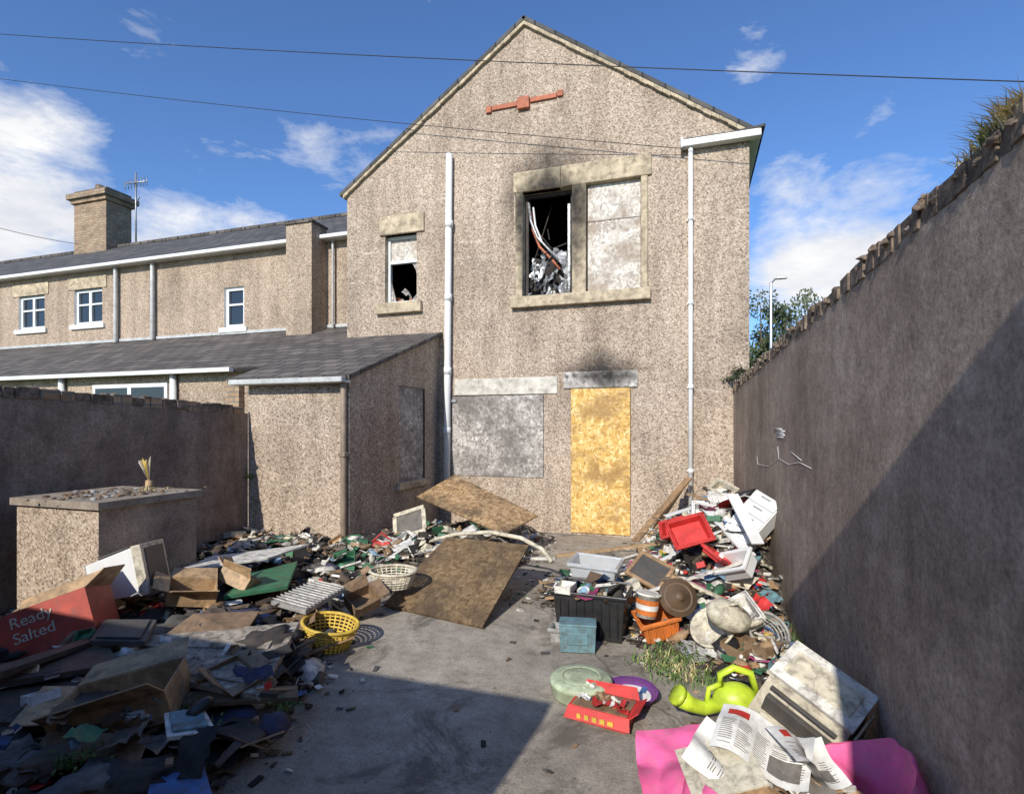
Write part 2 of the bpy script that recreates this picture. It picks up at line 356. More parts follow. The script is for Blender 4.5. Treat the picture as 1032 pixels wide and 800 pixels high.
mb.slab([(HX1-.35,YF-.02,zg+.14),(.9,YF-.16,zg+.12),(.9,14,zg+.12),(HX1-.35,14,zg+.35)],.03,m_slate); mb.done("eave_slates",parent=house)
mb=MB(); x=FX(456); z0=FZ(450,480)
mb.tube([(x-.06,YF-.075,z0-.3),(x-.05,YF-.075,2.2),(x-.02,YF-.075,FZ(455,158))],.05,m_upvc,14)
for zz in (1.4,2.3,3.4,4.5): mb.tube([(x-.05+(zz-2)*.012,YF-.075,zz),(x-.05+(zz-2)*.012,YF-.075,zz+.1)],.058,m_upvc,14)
mb.box((x-.03,YF-.02,1.9),(.2,.03,.04),m_metal)
mb.done("soil_pipe",parent=house)
mb=MB(); x=FX(696)
mb.tube([(x,YF-.07,.05),(x,YF-.07,zg)],.03,m_upvc,12)
for zz in (.9,2.0,3.1,4.2): mb.tube([(x,YF-.07,zz),(x,YF-.07,zz+.06)],.036,m_upvc,12); mb.box((x,YF-.02,zz+.03),(.09,.03,.025),m_upvc)
mb.done("downpipe",parent=house)
mb=MB(); pr=YF-.035
def st(x0,x1,z0,z1,m=m_stone,p=pr,back=YF+.1): mb.bb(x0,x1,p,back,z0,z1,m)
st(FX(383),FX(428),wS[3],FZ(405,217)); st(FX(380),FX(426),FZ(404,316),wS[2],m_stone,YF-.08)
st(FX(518),wL[0]+.14+.42,wL[3],FZ(548,171)); st(wL[0]+.565,FX(657),wR[3]+.002,FZ(620,160))
st(FX(520),wL[0],wL[2],wL[3]-.002); st(wL[1],wR[0],wR[2]-.01,wR[3],m_stone,pr-.01)
st(wR[1],FX(653),wR[2],wR[3]-.0,m_stone)
st(FX(516),FX(656),FZ(585,307),wL[2]-.0,m_stone,YF-.09)
st(FX(458),FX(562),bL[3]+.0,FZ(505,381),m_stoneg,YF-.02)
st(FX(568),FX(643),dr[3],FZ(605,374),m_soot,YF-.03)
mb.done("stone_surrounds",parent=house,bevel=.014)
mb=MB()
zc=wR[2]+(wR[3]-wR[2])*.66
mb.bb(wR[0]+.01,wR[1]-.01,YF+.05,YF+.07,wR[2]+.005,zc-.006,m_osbw); mb.bb(wR[0]+.01,wR[1]-.01,YF+.055,YF+.075,zc+.006,wR[3]-.005,m_osbw)
for q in range(9):
    mb.bb(wR[0]+.04+.09*q,wR[0]+.05+.09*q,YF+.046,YF+.05,zc-.04,zc-.03,m_metal)
mb.bb(bL[0]+.005,bL[1]-.005,YF-.012,YF+.02,bL[2],bL[3]-.01,m_osbg)
mb.done("window_boards",parent=house)
mb=MB(); mb.bb(dr[0]+.005,dr[1]-.005,YF-.02,YF+.005,.03,dr[3]-.005,m_osby)
for q in range(8):
    for xx in (dr[0]+.04,dr[1]-.04): mb.tube([(xx,YF-.024,.12+q*.26),(xx,YF-.019,.12+q*.26)],.008,m_metal,6)
mb.done("door_board",parent=house)
mb=MB(); a,b_,c_,e=wS; y0=YF+.09; t=.045; zm=c_+(e-c_)*.62
for bx in ((a,a+t,c_,e),(b_-t,b_,c_,e),(a+t,b_-t,c_,c_+t),(a+t,b_-t,e-t,e),(a+t,b_-t,zm-t/2,zm+t/2)): mb.bb(bx[0],bx[1],y0,y0+.06,bx[2],bx[3],m_upvc)
mb.poly([(a+t,y0+.03,zm+t/2),(b_-t,y0+.03,zm+t/2),(b_-t,y0+.03,e-t),(a+t,y0+.03,e-t)],m_osbw)
zt=zm-t/2; zb=c_+t; xl=a+t; xr=b_-t; y=y0+.03
for tri in ([(xl,y,zb),(xl+.09,y,zb),(xl+.04,y,zb+.2),(xl,y,zb+.32)],[(xr,y,zt),(xr-.1,y,zt),(xr-.03,y,zt-.12),(xr,y,zt-.3)],[(xr-.12,y,zb),(xr,y,zb),(xr,y,zb+.12)]): mb.poly(tri,m_osbg)
for i in range(8): mb.sheet(.1,.09,m_terra if i%3==0 else m_osbg,mxf((rnd.uniform(xl,xr),y+.12,zb+rnd.random()*.2),(R(70),rnd.random(),rnd.random()*3)),.04,4,9)
mb.done("small_window",parent=house)
m_foil=M("burnt_foil",(.42,.42,.42),.35,.5,9,.6,25,.7,(.03,.03,.03),metal=.3)
m_char=M("charred_timber",(.05,.04,.035),.8,.4)
mb=MB(); a,b_,c_,e=wL; y=YF+.12
mb.bb(a,a+.05,y,y+.06,c_,e,m_char); mb.bb(b_-.05,b_,y,y+.06,c_,e,m_char); mb.bb(a+.05,b_-.05,y,y+.06,e-.05,e,m_char)
mb.bb(b_-.09,b_-.055,y-.02,y+.03,c_+.1,e-.2,m_foil)
pts=[(a+.06,y-.02,e-.12),(a+.1,y-.05,e-.4),(a+.2,y-.06,e-.65),(a+.38,y-.05,e-.85),(a+.5,y-.03,e-1.0)]
mb.tube(pts,.018,m_foil,6); mb.tube([(p[0]+.06,p[1]+.03,p[2]-.06) for p in pts],.015,m_white,6)
mb.tube([(p[0]+.02,p[1]+.05,p[2]-.12) for p in pts],.02,m_terra,6)
for i in range(80):
    s_=rnd.uniform(.04,.13)
    xx=rnd.uniform(a+.08,b_-.1); zz=c_+rnd.random()**1.2*.6
    mb.sheet(s_*2.2,s_*2,m_foil if rnd.random()<.7 else rnd.choice([m_white,m_char,m_char]),mxf((xx,y+.03+rnd.random()*.12,zz),(R(60)+rnd.random(),rnd.uniform(-1,1),rnd.random()*3)),.06,5,9)
for i in range(6):
    mb.tube([(rnd.uniform(a,b_),y+.1,rnd.uniform(c_,e-.3)),(rnd.uniform(a,b_),y+.3,rnd.uniform(c_+.2,e))],.01,m_char,5)
mb.done("burnt_window",parent=house)
mb=MB(); y=YF-.03
x0,x1=FX(491),FX(567); zc=FZ(529,104)
mb.bb((x0+x1)/2-.09,(x0+x1)/2+.09,y-.03,YF,zc-.10,zc+.07,m_terra)
mb.bb(x0+.08,(x0+x1)/2-.095,y,YF,zc-.035,zc+.035,m_terra); mb.bb((x0+x1)/2+.095,x1-.08,y,YF,zc-.02,zc+.05,m_terra)
mb.bb(x0-.01,x0+.075,y-.005,YF,zc-.06,zc+.04,m_terra); mb.bb(x1-.075,x1+.01,y-.005,YF,zc-.01,zc+.075,m_terra)
mb.done("terracotta_plaque",parent=house,bevel=.01)
# charred residue layers on the wall, ragged outline
def soot(xc,zt,kx,kz,x0,x1,z0,z1,y,st_=.85):
    m,nt,b=nm("soot_residue"); v=coords(nt); b.inputs['Base Color'].default_value=(.035,.03,.027,1); b.inputs['Roughness'].default_value=1
    se=nt.nodes.new('ShaderNodeSeparateXYZ'); L(nt,v,se.inputs[0])
    dx=math_(nt,'MULTIPLY',math_(nt,'ABSOLUTE',math_(nt,'SUBTRACT',se.outputs[0],xc)),kx)
    dz=math_(nt,'MULTIPLY',math_(nt,'ABSOLUTE',math_(nt,'SUBTRACT',se.outputs[2],zt)),kz)
    q=math_(nt,'SUBTRACT',1,math_(nt,'ADD',dx,dz)); q=math_(nt,'MULTIPLY',q,math_(nt,'MULTIPLY',nz(nt,v,9,5,.75),1.9),True)
    L(nt,math_(nt,'MULTIPLY',q,st_,True),b.inputs['Alpha'])
    mb=MB(); mb.poly([(x0,y,z0),(x1,y,z0),(x1,y,z1),(x0,y,z1)],m); mb.done("soot",parent=house)
xc=(dr[0]+dr[1])/2; zt=FZ(605,374)
soot(xc,zt,1.3,2.4,xc-.8,xc+.8,zt+.001,zt+.5,YF-.004)
soot(xc+.1,zt-.07,1.6,4,xc-.5,xc+.5,dr[3],zt,YF-.034,.95)
xw=(wL[0]+wL[1])/2
soot(xw,wL[3],1.5,2.2,xw-.45,xw+.5,wL[3]+.002,wL[3]+.29,YF-.05,1.0)
soot(xw,wL[3]+.28,1.2,1.6,xw-.9,xw+.9,wL[3]+.292,wL[3]+.95,YF-.004,.65)
soot(wL[1]+.06,wL[3]-.2,2.5,.7,wL[1]+.002,wR[0]-.002,wL[2]+.1,wL[3]-.002,YF-.05,.85)
soot(wL[0],wL[3]-.3,4,.8,FX(520)+.002,wL[0]-.002,wL[2]+.1,wL[3]-.003,YF-.04,.9)
soot(wL[0]-.1,wL[3]-.1,3,1.2,wL[0]-.5,FX(518)-.002,wL[2],wL[3]+.3,YF-.004,.5)

ext=empty("brick_outhouse")
EX0,EX1,EY,EG,ER=-5.04,-3.63,5.26,2.06,2.92
mb=MB()
mb.poly([(EX0,EY,0),(EX1,EY,0),(EX1,EY,EG+.02),(EX0,EY,EG+.02)],m_peb2)
sx0=P(402,440,x=EX1).y; sx1=P(428,440,x=EX1).y; sz0=P(415,484,x=EX1).z; sz1=P(415,390,x=EX1).z
def sx(y0,y1,z0,z1): mb.poly([(EX1,y0,z0),(EX1,y1,z0),(EX1,y1,z1),(EX1,y0,z1)],m_peb2)
sx(EY,sx0,0,EG); sx(sx1,YF,0,EG); sx(sx0,sx1,0,sz0); sx(sx0,sx1,sz1,EG+.0)
mb.poly([(EX1,EY,EG),(EX1,YF,EG),(EX1,YF,ER-.02)],m_peb2)
mb.poly([(EX0,EY,0),(EX0,EY,EG),(EX0,YF,ER-.02),(EX0,YF,0)],m_peb2)
mb.done("walls",parent=ext)
mb=MB(); mb.slab([(EX1-.02,sx0,sz0),(EX1-.02,sx1,sz0),(EX1-.02,sx1,sz1),(EX1-.02,sx0,sz1)],.02,m_osbg)
mb.bb(EX1-.08,EX1+.05,sx0-.06,sx1+.06,sz0-.09,sz0-.001,m_stone); mb.done("side_window",parent=ext)
mb=MB(); mb.slab([(EX0-.23,EY-.1,EG+.02),(EX1+.06,EY-.1,EG+.02),(EX1+.06,YF-.01,ER+.03),(EX0-.23,YF-.01,ER+.03)],.05,m_slate2); mb.done("roof",parent=ext)
mb=MB(); mb.bb(EX0-.12,EX1+.03,EY-.19,EY-.1,EG-.06,EG+.0,m_gutter); mb.bb(EX0-.12,EX1+.03,EY-.1,EY-.005,EG-.06,EG-.03,m_white)
mb.tube([(EX1-.04,EY-.05,EG-.06),(EX1-.04,EY-.05,0)],.035,m_pipeb,10)
mb.box((EX1-.04,EY-.05,1.2),(.09,.09,.05),m_pipeb)
mb.done("gutter",parent=ext,bevel=.01)

# ---------- terrace ----------
ter=empty("terraced_house"); YT=9.0; TE=5.16
def TX(u): return P(u,400,y=YT).x
def TZ(u,v): return P(u,v,y=YT).z
wins=[(TX(19),TX(45),TZ(32,332),TZ(32,298)),(TX(75),TX(103),TZ(89,327),TZ(89,291)),(TX(226),TX(246),TZ(236,330),TZ(236,289))]
mb=MB(); whole(mb,-45,HX0,0,TE,YT,wins,.12,m_peb3,m_white); mb.done("walls",parent=ter)
mb=MB()
mb.slab([(-45,YT-.15,TE+.02),(HX0,YT-.15,TE+.02),(HX0,12.5,7.15),(-45,12.5,7.15)],.06,m_slate)
mb.slab([(-45,16,TE+.02),(HX0,16,TE+.02),(HX0,12.5,7.15),(-45,12.5,7.15)],.06,m_slate)
for i in range(80): mb.bb(-45+i*.5,-45+i*.5+.47,12.42,12.58,7.12,7.2,m_slate2)
mb.done("roof",parent=ter)
mb=MB(); mb.bb(-45,HX0,YT-.24,YT-.15,TE-.06,TE+.01,m_upvc); mb.bb(-45,HX0,YT-.15,YT-.003,TE-.06,TE-.03,m_gutter)
for u in (120,157,338):
    x=TX(u); mb.tube([(x,YT-.08,3.4),(x,YT-.08,TE-.06)],.045 if u<200 else .025,m_gutter,10)
mb.done("gutter",parent=ter,bevel=.01)
mb=MB()
for k,(a,b_,c_,e) in enumerate(wins):
    t=.07; y0=YT+.05
    for bx in ((a,a+t,c_,e),(b_-t,b_,c_,e),(a+t,b_-t,c_,c_+t),(a+t,b_-t,e-t,e)): mb.bb(bx[0],bx[1],y0,y0+.06,bx[2],bx[3],m_upvc)
    if k<2: mb.bb((a+b_)/2-.04,(a+b_)/2+.04,y0,y0+.06,c_+t,e-t,m_upvc)
    mb.bb(a+t,b_-t,y0+.005,y0+.05,c_+(e-c_)*.55,c_+(e-c_)*.55+.04,m_upvc)
    mb.poly([(a,y0+.04,c_),(b_,y0+.04,c_),(b_,y0+.04,e),(a,y0+.04,e)],m_glass)
    mb.bb(a-.1,b_+.1,YT-.05,YT+.05,c_-.1,c_,m_upvc)
    if k<2: mb.bb(a-.2,b_+.15,YT-.02,YT+.05,e,e+.28,m_stone)
mb.done("windows",parent=ter)
mb=MB(); mb.bb(-7.3,-6.72,8.55,YT-.001,3.0,5.34,m_peb3); mb.bb(-7.33,-6.69,8.52,YT,5.34,5.38,m_slate2)
mb.done("flue_stack",parent=ter)
mb=MB(); mb.bb(-18.45,-17.05,12.1,12.9,6.6,8.5,m_brick); mb.bb(-18.52,-16.98,12.03,12.97,8.5,8.62,m_brick); mb.bb(-18.6,-16.9,11.95,13.05,8.62,8.78,m_brick); mb.bb(-18.45,-17.05,12.1,12.9,8.78,8.9,m_cop)
mb.tube([(-17.9,12.5,8.9),(-17.9,12.5,9.2)],[.14,.11],m_cop,12)
mb.done("chimney",parent=ter)
mb=MB(); x=P(137,230,y=12.5).x; mb.tube([(x,12.5,7.1),(x,12.5,9.4)],.025,m_metal,6)
mb.tube([(x-.5,12.5,9.1),(x+.55,12.4,9.0)],.02,m_metal,6)
for q in range(8): xx=x-.45+q*.13; mb.tube([(xx,12.5,8.92),(xx,12.5,9.22)],.012,m_metal,5)
mb.tube([(x,12.5,8.4),(x+.4,12.3,8.5)],.02,m_metal,6)
mb.done("tv_aerial",parent=ter)
NY=6.5; NG=2.36; NR=3.40
mb=MB(); nx=-5.3
mb.poly([(-45,NY,0),(nx,NY,0),(nx,NY,NG),(-45,NY,NG)],m_peb3); mb.poly([(nx,NY,0),(nx,YT,0),(nx,YT,NR),(nx,NY,NG)],m_peb3)
def NX(u): return P(u,400,y=NY).x
mb.bb(NX(95),NX(170),NY-.03,NY,1.7,2.2,m_upvc); mb.bb(NX(98),NX(130),NY-.035,NY-.03,1.75,2.14,m_glass); mb.bb(NX(134),NX(167),NY-.035,NY-.03,1.75,2.14,m_glass)
for u in (178,66): mb.tube([(NX(u),NY-.06,0),(NX(u),NY-.06,NG)],.05,m_upvc,10)
mb.bb(NX(233),NX(246),NY-.1,NY-.001,0,2.2,m_brick)
mb.done("leanto_walls",parent=ter)
mb=MB(); mb.slab([(-45,NY-.12,NG+.02),(nx,NY-.12,NG+.02),(nx,YT-.01,NR+.02),(-45,YT-.01,NR+.02)],.06,m_slate2); mb.done("leanto_roof",parent=ter)
mb=MB(); mb.bb(-45,NX(242),NY-.21,NY-.12,NG-.04,NG+.02,m_upvc); mb.bb(-45,nx,YT-.03,YT-.003,NR+.03,NR+.09,m_gutter); mb.done("leanto_gutter",parent=ter)

# ---------- yard walls ----------
def rwx(y): return .54+.0522*(7.6-y)
def rwz(y): return 2.04+.0557*(7.6-y)-.07
mb=MB(); ya,yb=-.6,7.575; n=40
for i in range(n):
    y0=ya+(yb-ya)*i/n; y1=ya+(yb-ya)*(i+1)/n
    a0,a1=rwx(y0),rwx(y1); z0,z1=rwz(y0),rwz(y1)
    mb.poly([(a0,y0,0),(a0,y0,z0),(a1,y1,z1),(a1,y1,0)],m_yard)
    mb.poly([(a0+.22,y0,0),(a1+.22,y1,0),(a1+.22,y1,z1),(a0+.22,y0,z0)],m_yard)
    mb.poly([(a0,y0,z0),(a0+.22,y0,z0),(a1+.22,y1,z1),(a1,y1,z1)],m_yard)
mb.poly([(rwx(ya),ya,0),(rwx(ya)+.22,ya,0),(rwx(ya)+.22,ya,rwz(ya)),(rwx(ya),ya,rwz(ya))],m_yard)
bmesh.ops.remove_doubles(mb.bm,verts=mb.bm.verts,dist=.0005)
y=ya
while y<yb:
    wd=rnd.uniform(.055,.12); hh=.075+.03*noise.noise(Vector((y*3,0,0)))+rnd.uniform(-.01,.01)
    if rnd.random()<.08: hh*=.5
    mb.box((rwx(y)+.105+rnd.uniform(-.006,.006),y+wd/2,rwz(y)+hh/2-.01),(.225,wd-.003,hh+.02),m_cop,Euler((rnd.uniform(-.04,.04),rnd.uniform(-.04,.04),rnd.uniform(-.03,.03))).to_matrix())
    mb.box((rwx(y)+.108,y+wd,rwz(y)+hh*.44),(.212,.03,hh*.88),m_yard)
    for k in range(3):
        if rnd.random()<.7: mb.blob(mxf((rwx(y)+rnd.uniform(-.005,.06),y+rnd.random()*wd,rwz(y)+hh*rnd.uniform(.1,1)),(0,0,tor(0)),(.025,.035,.018)),rnd.choice([m_cop,m_yard,m_cop]),.6,2,3)
    y+=wd
mb.done("rendered_wall",bevel=.008)
mb=MB(); X=-5.04
def lz(y): return 1.75+.036*(5.26-y)-.08
ya,yb=-.6,5.255
mb.hexa([(X-.22,ya,0),(X,ya,0),(X,yb,0),(X-.22,yb,0),(X-.22,ya,lz(ya)),(X,ya,lz(ya)),(X,yb,lz(yb)),(X-.22,yb,lz(yb))],m_yard_shaded)
y=ya
while y<yb-.1:
    wd=rnd.uniform(.07,.2); hh=rnd.uniform(.06,.09)
    mb.box((X-.11+rnd.uniform(-.008,.008),y+wd/2,lz(y)+hh/2-.01),(.235,wd-.006,hh+.02),m_brick if rnd.random()<.3 else m_cop,Euler((rnd.uniform(-.04,.04),rnd.uniform(-.05,.05),rnd.uniform(-.03,.03))).to_matrix())
    if rnd.random()<.6: mb.blob(mxf((X-rnd.uniform(.0,.15),y+rnd.random()*wd,lz(y)+hh),(0,0,tor(0)),(.05,.04,.02)),m_cop,.5,1)
    y+=wd
mb.done("rendered_wall",bevel=.008)
mb=MB(); mb.bb(-5.3,-1.02,-.82,-.6,0,2.12,m_yard_shaded); mb.done("rendered_wall")
mb=MB(); mb.bb(.33,3.5,-3.2,-.62,0,3.2,m_brick); mb.slab([(.25,-3.3,3.2),(3.6,-3.3,3.2),(3.6,-.58,3.29),(.25,-.58,3.29)],.06,m_slate); mb.done("shadow_block")  # unseen block added behind the camera to shade the lower right wall

# ---------- wires ----------
def wire(name,a,b_,sag,r=.007,n=40):
    mb=MB(); a=Vector(a); b_=Vector(b_); mb.tube([a.lerp(b_,i/n)-Vector((0,0,sag*4*(i/n)*(1-i/n))) for i in range(n+1)],r,m_cable,5); mb.done(name)
wire("overhead_cable",P(-160,22,y=6.6),P(1200,88,y=6.6),.12,.006)
wire("overhead_cable",P(-160,58,y=6.2),P(688,150,y=7.5),.1,.005)
wire("overhead_cable",P(-60,212,y=10),P(78,246,y=12),.1,.009)

# ---------- street lamp, trees ----------
p=P(777,355,y=19); mb=MB()
mb.tube([(p.x,19,0),(p.x,19,1.2),(p.x,19,6.1)],[.08,.06,.04],m_metal,10); mb.tube([(p.x,19,6.05),(p.x+.1,18.98,6.16),(p.x+.2,18.9,6.18)],.03,m_metal,8)
mb.box((p.x+.28,18.88,6.18),(.32,.16,.08),m_metal,None,.7); mb.done("street_lamp",bevel=.01)
def tree(name,base,h,rad,nl,seed,lsz=.16):
    r_=random.Random(seed); mb=MB(); bx,by=base
    mb.tube([(bx,by,0),(bx+.1,by,h*.3),(bx,by+.1,h*.55)],[.2,.14,.09],m_bark,8)
    cl=[]
    for i in range(16):
        a=r_.random()*6.28; el_=r_.uniform(.1,1.3); ln=rad*r_.uniform(.5,1.05)
        e=Vector((bx+math.cos(a)*math.cos(el_)*ln,by+math.sin(a)*math.cos(el_)*ln,h*.5+math.sin(el_)*h*.45*r_.uniform(.7,1.1)))
        s0=Vector((bx,by,h*r_.uniform(.25,.5))); md=s0.lerp(e,.5)+Vector((0,0,.2)); mb.tube([s0,md,e],[.06,.035,.012],m_bark,5)
        cl+= [(e,rad*r_.uniform(.2,.38)),(md,rad*r_.uniform(.15,.3))]
    vs=[];fs=[]
    for i in range(nl):
        c,rr=r_.choice(cl); q=Vector((r_.gauss(0,1),r_.gauss(0,1),r_.gauss(0,.8))); q=q.normalized()*rr*r_.random()**.4
        c=c+q; m3=Euler((r_.random()*6,r_.random()*6,r_.random()*6)).to_matrix(); s_=lsz*r_.uniform(.5,1.1); k=len(vs)
        vs+=[c+m3@Vector(w_)*s_ for w_ in ((-.5,0,0),(0,-.25,.05),(.5,0,0),(0,.25,.05))]; fs.append((k,k+1,k+2,k+3))
    mb.faces(vs,fs,m_leaf); mb.done(name)
b0=P(768,330,y=22); tree("tree",(b0.x,22),6.3,1.8,8000,3)
b0=P(815,330,y=24); tree("tree",(b0.x+.3,24),7.0,1.3,3200,5)
b0=P(850,330,y=26); tree("tree",(b0.x+1,27),7.6,2.4,6000,9)

def tuft(mb,c,n,h,r,mat,lean=.6,ww0=.002):
    for i in range(n):
        a=rnd.random()*6.28; q=Vector((math.cos(a),math.sin(a),0)); rr=rnd.random()*r; b0=Vector(c)+q*rr
        a2=rnd.random()*6.28; dq=Vector((math.cos(a2),math.sin(a2),0)); hh=h*rnd.uniform(.4,1); ww=ww0*(1+rnd.random()); s_=dq.cross(Vector((0,0,1)))*ww
        p1=b0+Vector((0,0,hh*.6))+dq*hh*lean*.25; p2=b0+Vector((0,0,hh))+dq*hh*lean*rnd.uniform(.5,1.2)
        mb.faces([b0-s_,b0+s_,p1+s_,p1-s_,p2],[(0,1,2,3),(3,2,4)],mat)
def leafy(mb,c,n,r,mat,s0=.03):
    for i in range(n):
        q=Vector((rnd.gauss(0,r*.5),rnd.gauss(0,r*.5),abs(rnd.gauss(0,r*.35)))); m3=Euler((rnd.uniform(-.8,.8),rnd.uniform(-.8,.8),rnd.random()*6)).to_matrix(); s_=s0*rnd.uniform(.5,1.2)
        mb.faces([Vector(c)+q+m3@Vector(w_)*s_ for w_ in ((-1,0,0),(0,-.45,.1),(1,0,0),(0,.45,.1))],[(0,1,2,3)],mat)
mb=MB()
for i in range(18):
    y=rnd.uniform(1.82,2.12); tuft(mb,(rwx(y)+.04,y,rwz(y)+.05),110,rnd.uniform(.05,.11),.05,m_dry if rnd.random()<.85 else m_blade,1.2,.0016)
for i in range(30):
    y=rnd.uniform(1.6,7.4); tuft(mb,(rwx(y)+.05,y,rwz(y)+.06),6,.04,.04,m_dry,.8,.0015)
mb.done("wall_grass")
mb=MB()
for i in range(46):
    y=rnd.uniform(2.0,4.3); x=rwx(y)-abs(rnd.gauss(0,.09))-.02
    (tuft(mb,(x,y,0),22,.14,.06,m_blade) if rnd.random()<.6 else leafy(mb,(x,y,0),30,.09,m_blade,.018))
for (u,v_) in ((668,672),(690,668),(700,680),(680,685),(655,668),(895,790),(790,640),(720,690),(675,660),(705,665)): q=P(u,v_,z=0); tuft(mb,q,70,.07,.16,m_blade if rnd.random()<.75 else m_dry,1); leafy(mb,q,60,.14,m_blade,.014)
for (u,v_) in ((195,725),(210,735),(285,715),(70,772),(95,765),(188,715)): q=P(u,v_,z=.17); leafy(mb,q,60,.07,m_blade,.014); tuft(mb,q,12,.06,.05,m_blade)
for y in (5.2,3.8): leafy(mb,(-4.98,y,.9),30,.08,m_blade)
mb.done("weeds")
mb=MB(); leafy(mb,(.55,7.5,2.1),120,.13,m_leaf,.03); leafy(mb,(.62,7.5,2.2),80,.10,m_leaf,.03); mb.done("ivy")

# ---------- rubbish heaps ----------
def interp(t,pts):
    if t<=pts[0][0]: return pts[0][1]
    for (a,b_),(c_,e) in zip(pts,pts[1:]):
        if t<=c_: return b_+(e-b_)*(t-a)/(c_-a)
    return pts[-1][1]
def H(x,y):
    xb=interp(y,[(1.6,-1.6),(2.6,-1.8),(3.2,-2.25),(4,-2.5),(4.8,-2.2),(5.3,-1.6),(7.5,-1.7)])+.12*noise.noise(Vector((x*3,y*3,0)))
    t=max(0,min(1,(xb-x)/.7)); t=t*t*(3-2*t)
    h=t*(.1+.16*math.exp(-((y-5.3)/1.0)**2)+.14*math.exp(-((x+3.3)/.9)**2-((y-2.9)/.8)**2)+.12*math.exp(-((x+2.2)/.5)**2-((y-5.6)/.8)**2))
    h+=t*.08*noise.noise(Vector((x*2.2,y*2.2,4)))
    r=.78*math.exp(-((x-.42)/.5)**2-((y-5.5)/.85)**2)+.28*math.exp(-((x+.1)/.42)**2-((y-4.7)/.7)**2)+.14*math.exp(-((x+.9)/.4)**2-((y-4.9)/.5)**2)+.12*math.exp(-((x-.45)/.3)**2-((y-3.6)/.9)**2)+.33*math.exp(-((x+.02)/.42)**2-((y-6.3)/.7)**2)-.03
    return max(h-.005,r,0) if x<rwx(y) else 0
mb=MB(); vs={}; st_=.045; nx_=int(5.9/st_); ny_=int(6.4/st_); i0=mb.mi(m_heap)
for j in range(ny_+1):
    for i in range(nx_+1):
        x=-5.03+i*st_; y=1.15+j*st_; h=H(x,y)
        if x<=rwx(y)+.01 and h>.008: vs[i,j]=mb.bm.verts.new((x,y,h-.02+.035*noise.noise(Vector((x*9,y*9,1)))+.02*noise.noise(Vector((x*25,y*25,1)))))
for (i,j) in list(vs):
    k=[(i,j),(i+1,j),(i+1,j+1),(i,j+1)]
    if all(q in vs for q in k): mb.bm.faces.new([vs[q] for q in k]).material_index=i0
mb.done("rubbish_heap")
def J(name,c,**k): return M(name,c,**{**dict(rough=.6,var=.22,s=11,bp=.25,bs=40,dirt=.7),**k})
wh=J("dirty_white",(.68,.65,.58)); cr=J("cream_plastic",(.60,.54,.41)); gy=J("grey_plastic",(.34,.33,.31)); dg=J("dark_grey",(.07,.065,.06)); bk=J("black_plastic",(.018,.018,.02),rough=.4,dirt=.2)
wd=J("worn_timber",(.34,.21,.11)); wd2=J("dark_timber",(.13,.08,.045)); cd=J("cardboard",(.44,.29,.155)); cd2=J("wet_cardboard",(.25,.16,.09)); wd3=J("grimy_timber",(.085,.062,.045),dirt=.95,dc=(.035,.028,.022))
rd=J("red_plastic",(.55,.03,.025),dirt=.25); bl=J("blue_plastic",(.06,.14,.32)); tl=J("teal_plastic",(.13,.24,.27)); gn=J("green_plastic",(.04,.17,.08)); lg=J("lime_plastic",(.52,.66,.04),dirt=.2,rough=.4)
pk=J("pink_plastic",(.82,.13,.32),dirt=.4,rough=.55,var=.15,dc=(.5,.22,.25)); og=J("orange_plastic",(.62,.17,.03),dirt=.3); yl=J("yellow_plastic",(.62,.42,.06),dirt=.3); clo=J("dark_cloth",(.045,.04,.038),rough=.95,bp=.5,bs=90); cl2=J("grey_cloth",(.16,.145,.13),rough=.95,bp=.5,bs=90); cl3=J("navy_cloth",(.04,.045,.09),rough=.95); clb=J("brown_cloth",(.13,.095,.07),rough=.95,bp=.5,bs=90); sag=J("pale_green_plastic",(.44,.50,.33),dirt=.4); pp=J("purple_plastic",(.16,.04,.20)); pa=J("paper",(.72,.70,.65),dirt=.2); gl=M("clear_plastic",(.75,.77,.78),.25,.05,3,0,9,.15,alpha=.5)
red_i=J("red_ink",(.5,.03,.02),dirt=.1,bp=0); char=J("charred_bits",(.025,.022,.02),rough=.9,dirt=.3); lb=J("pale_blue_plastic",(.22,.36,.48)); mg=J("magenta_cloth",(.35,.04,.14))
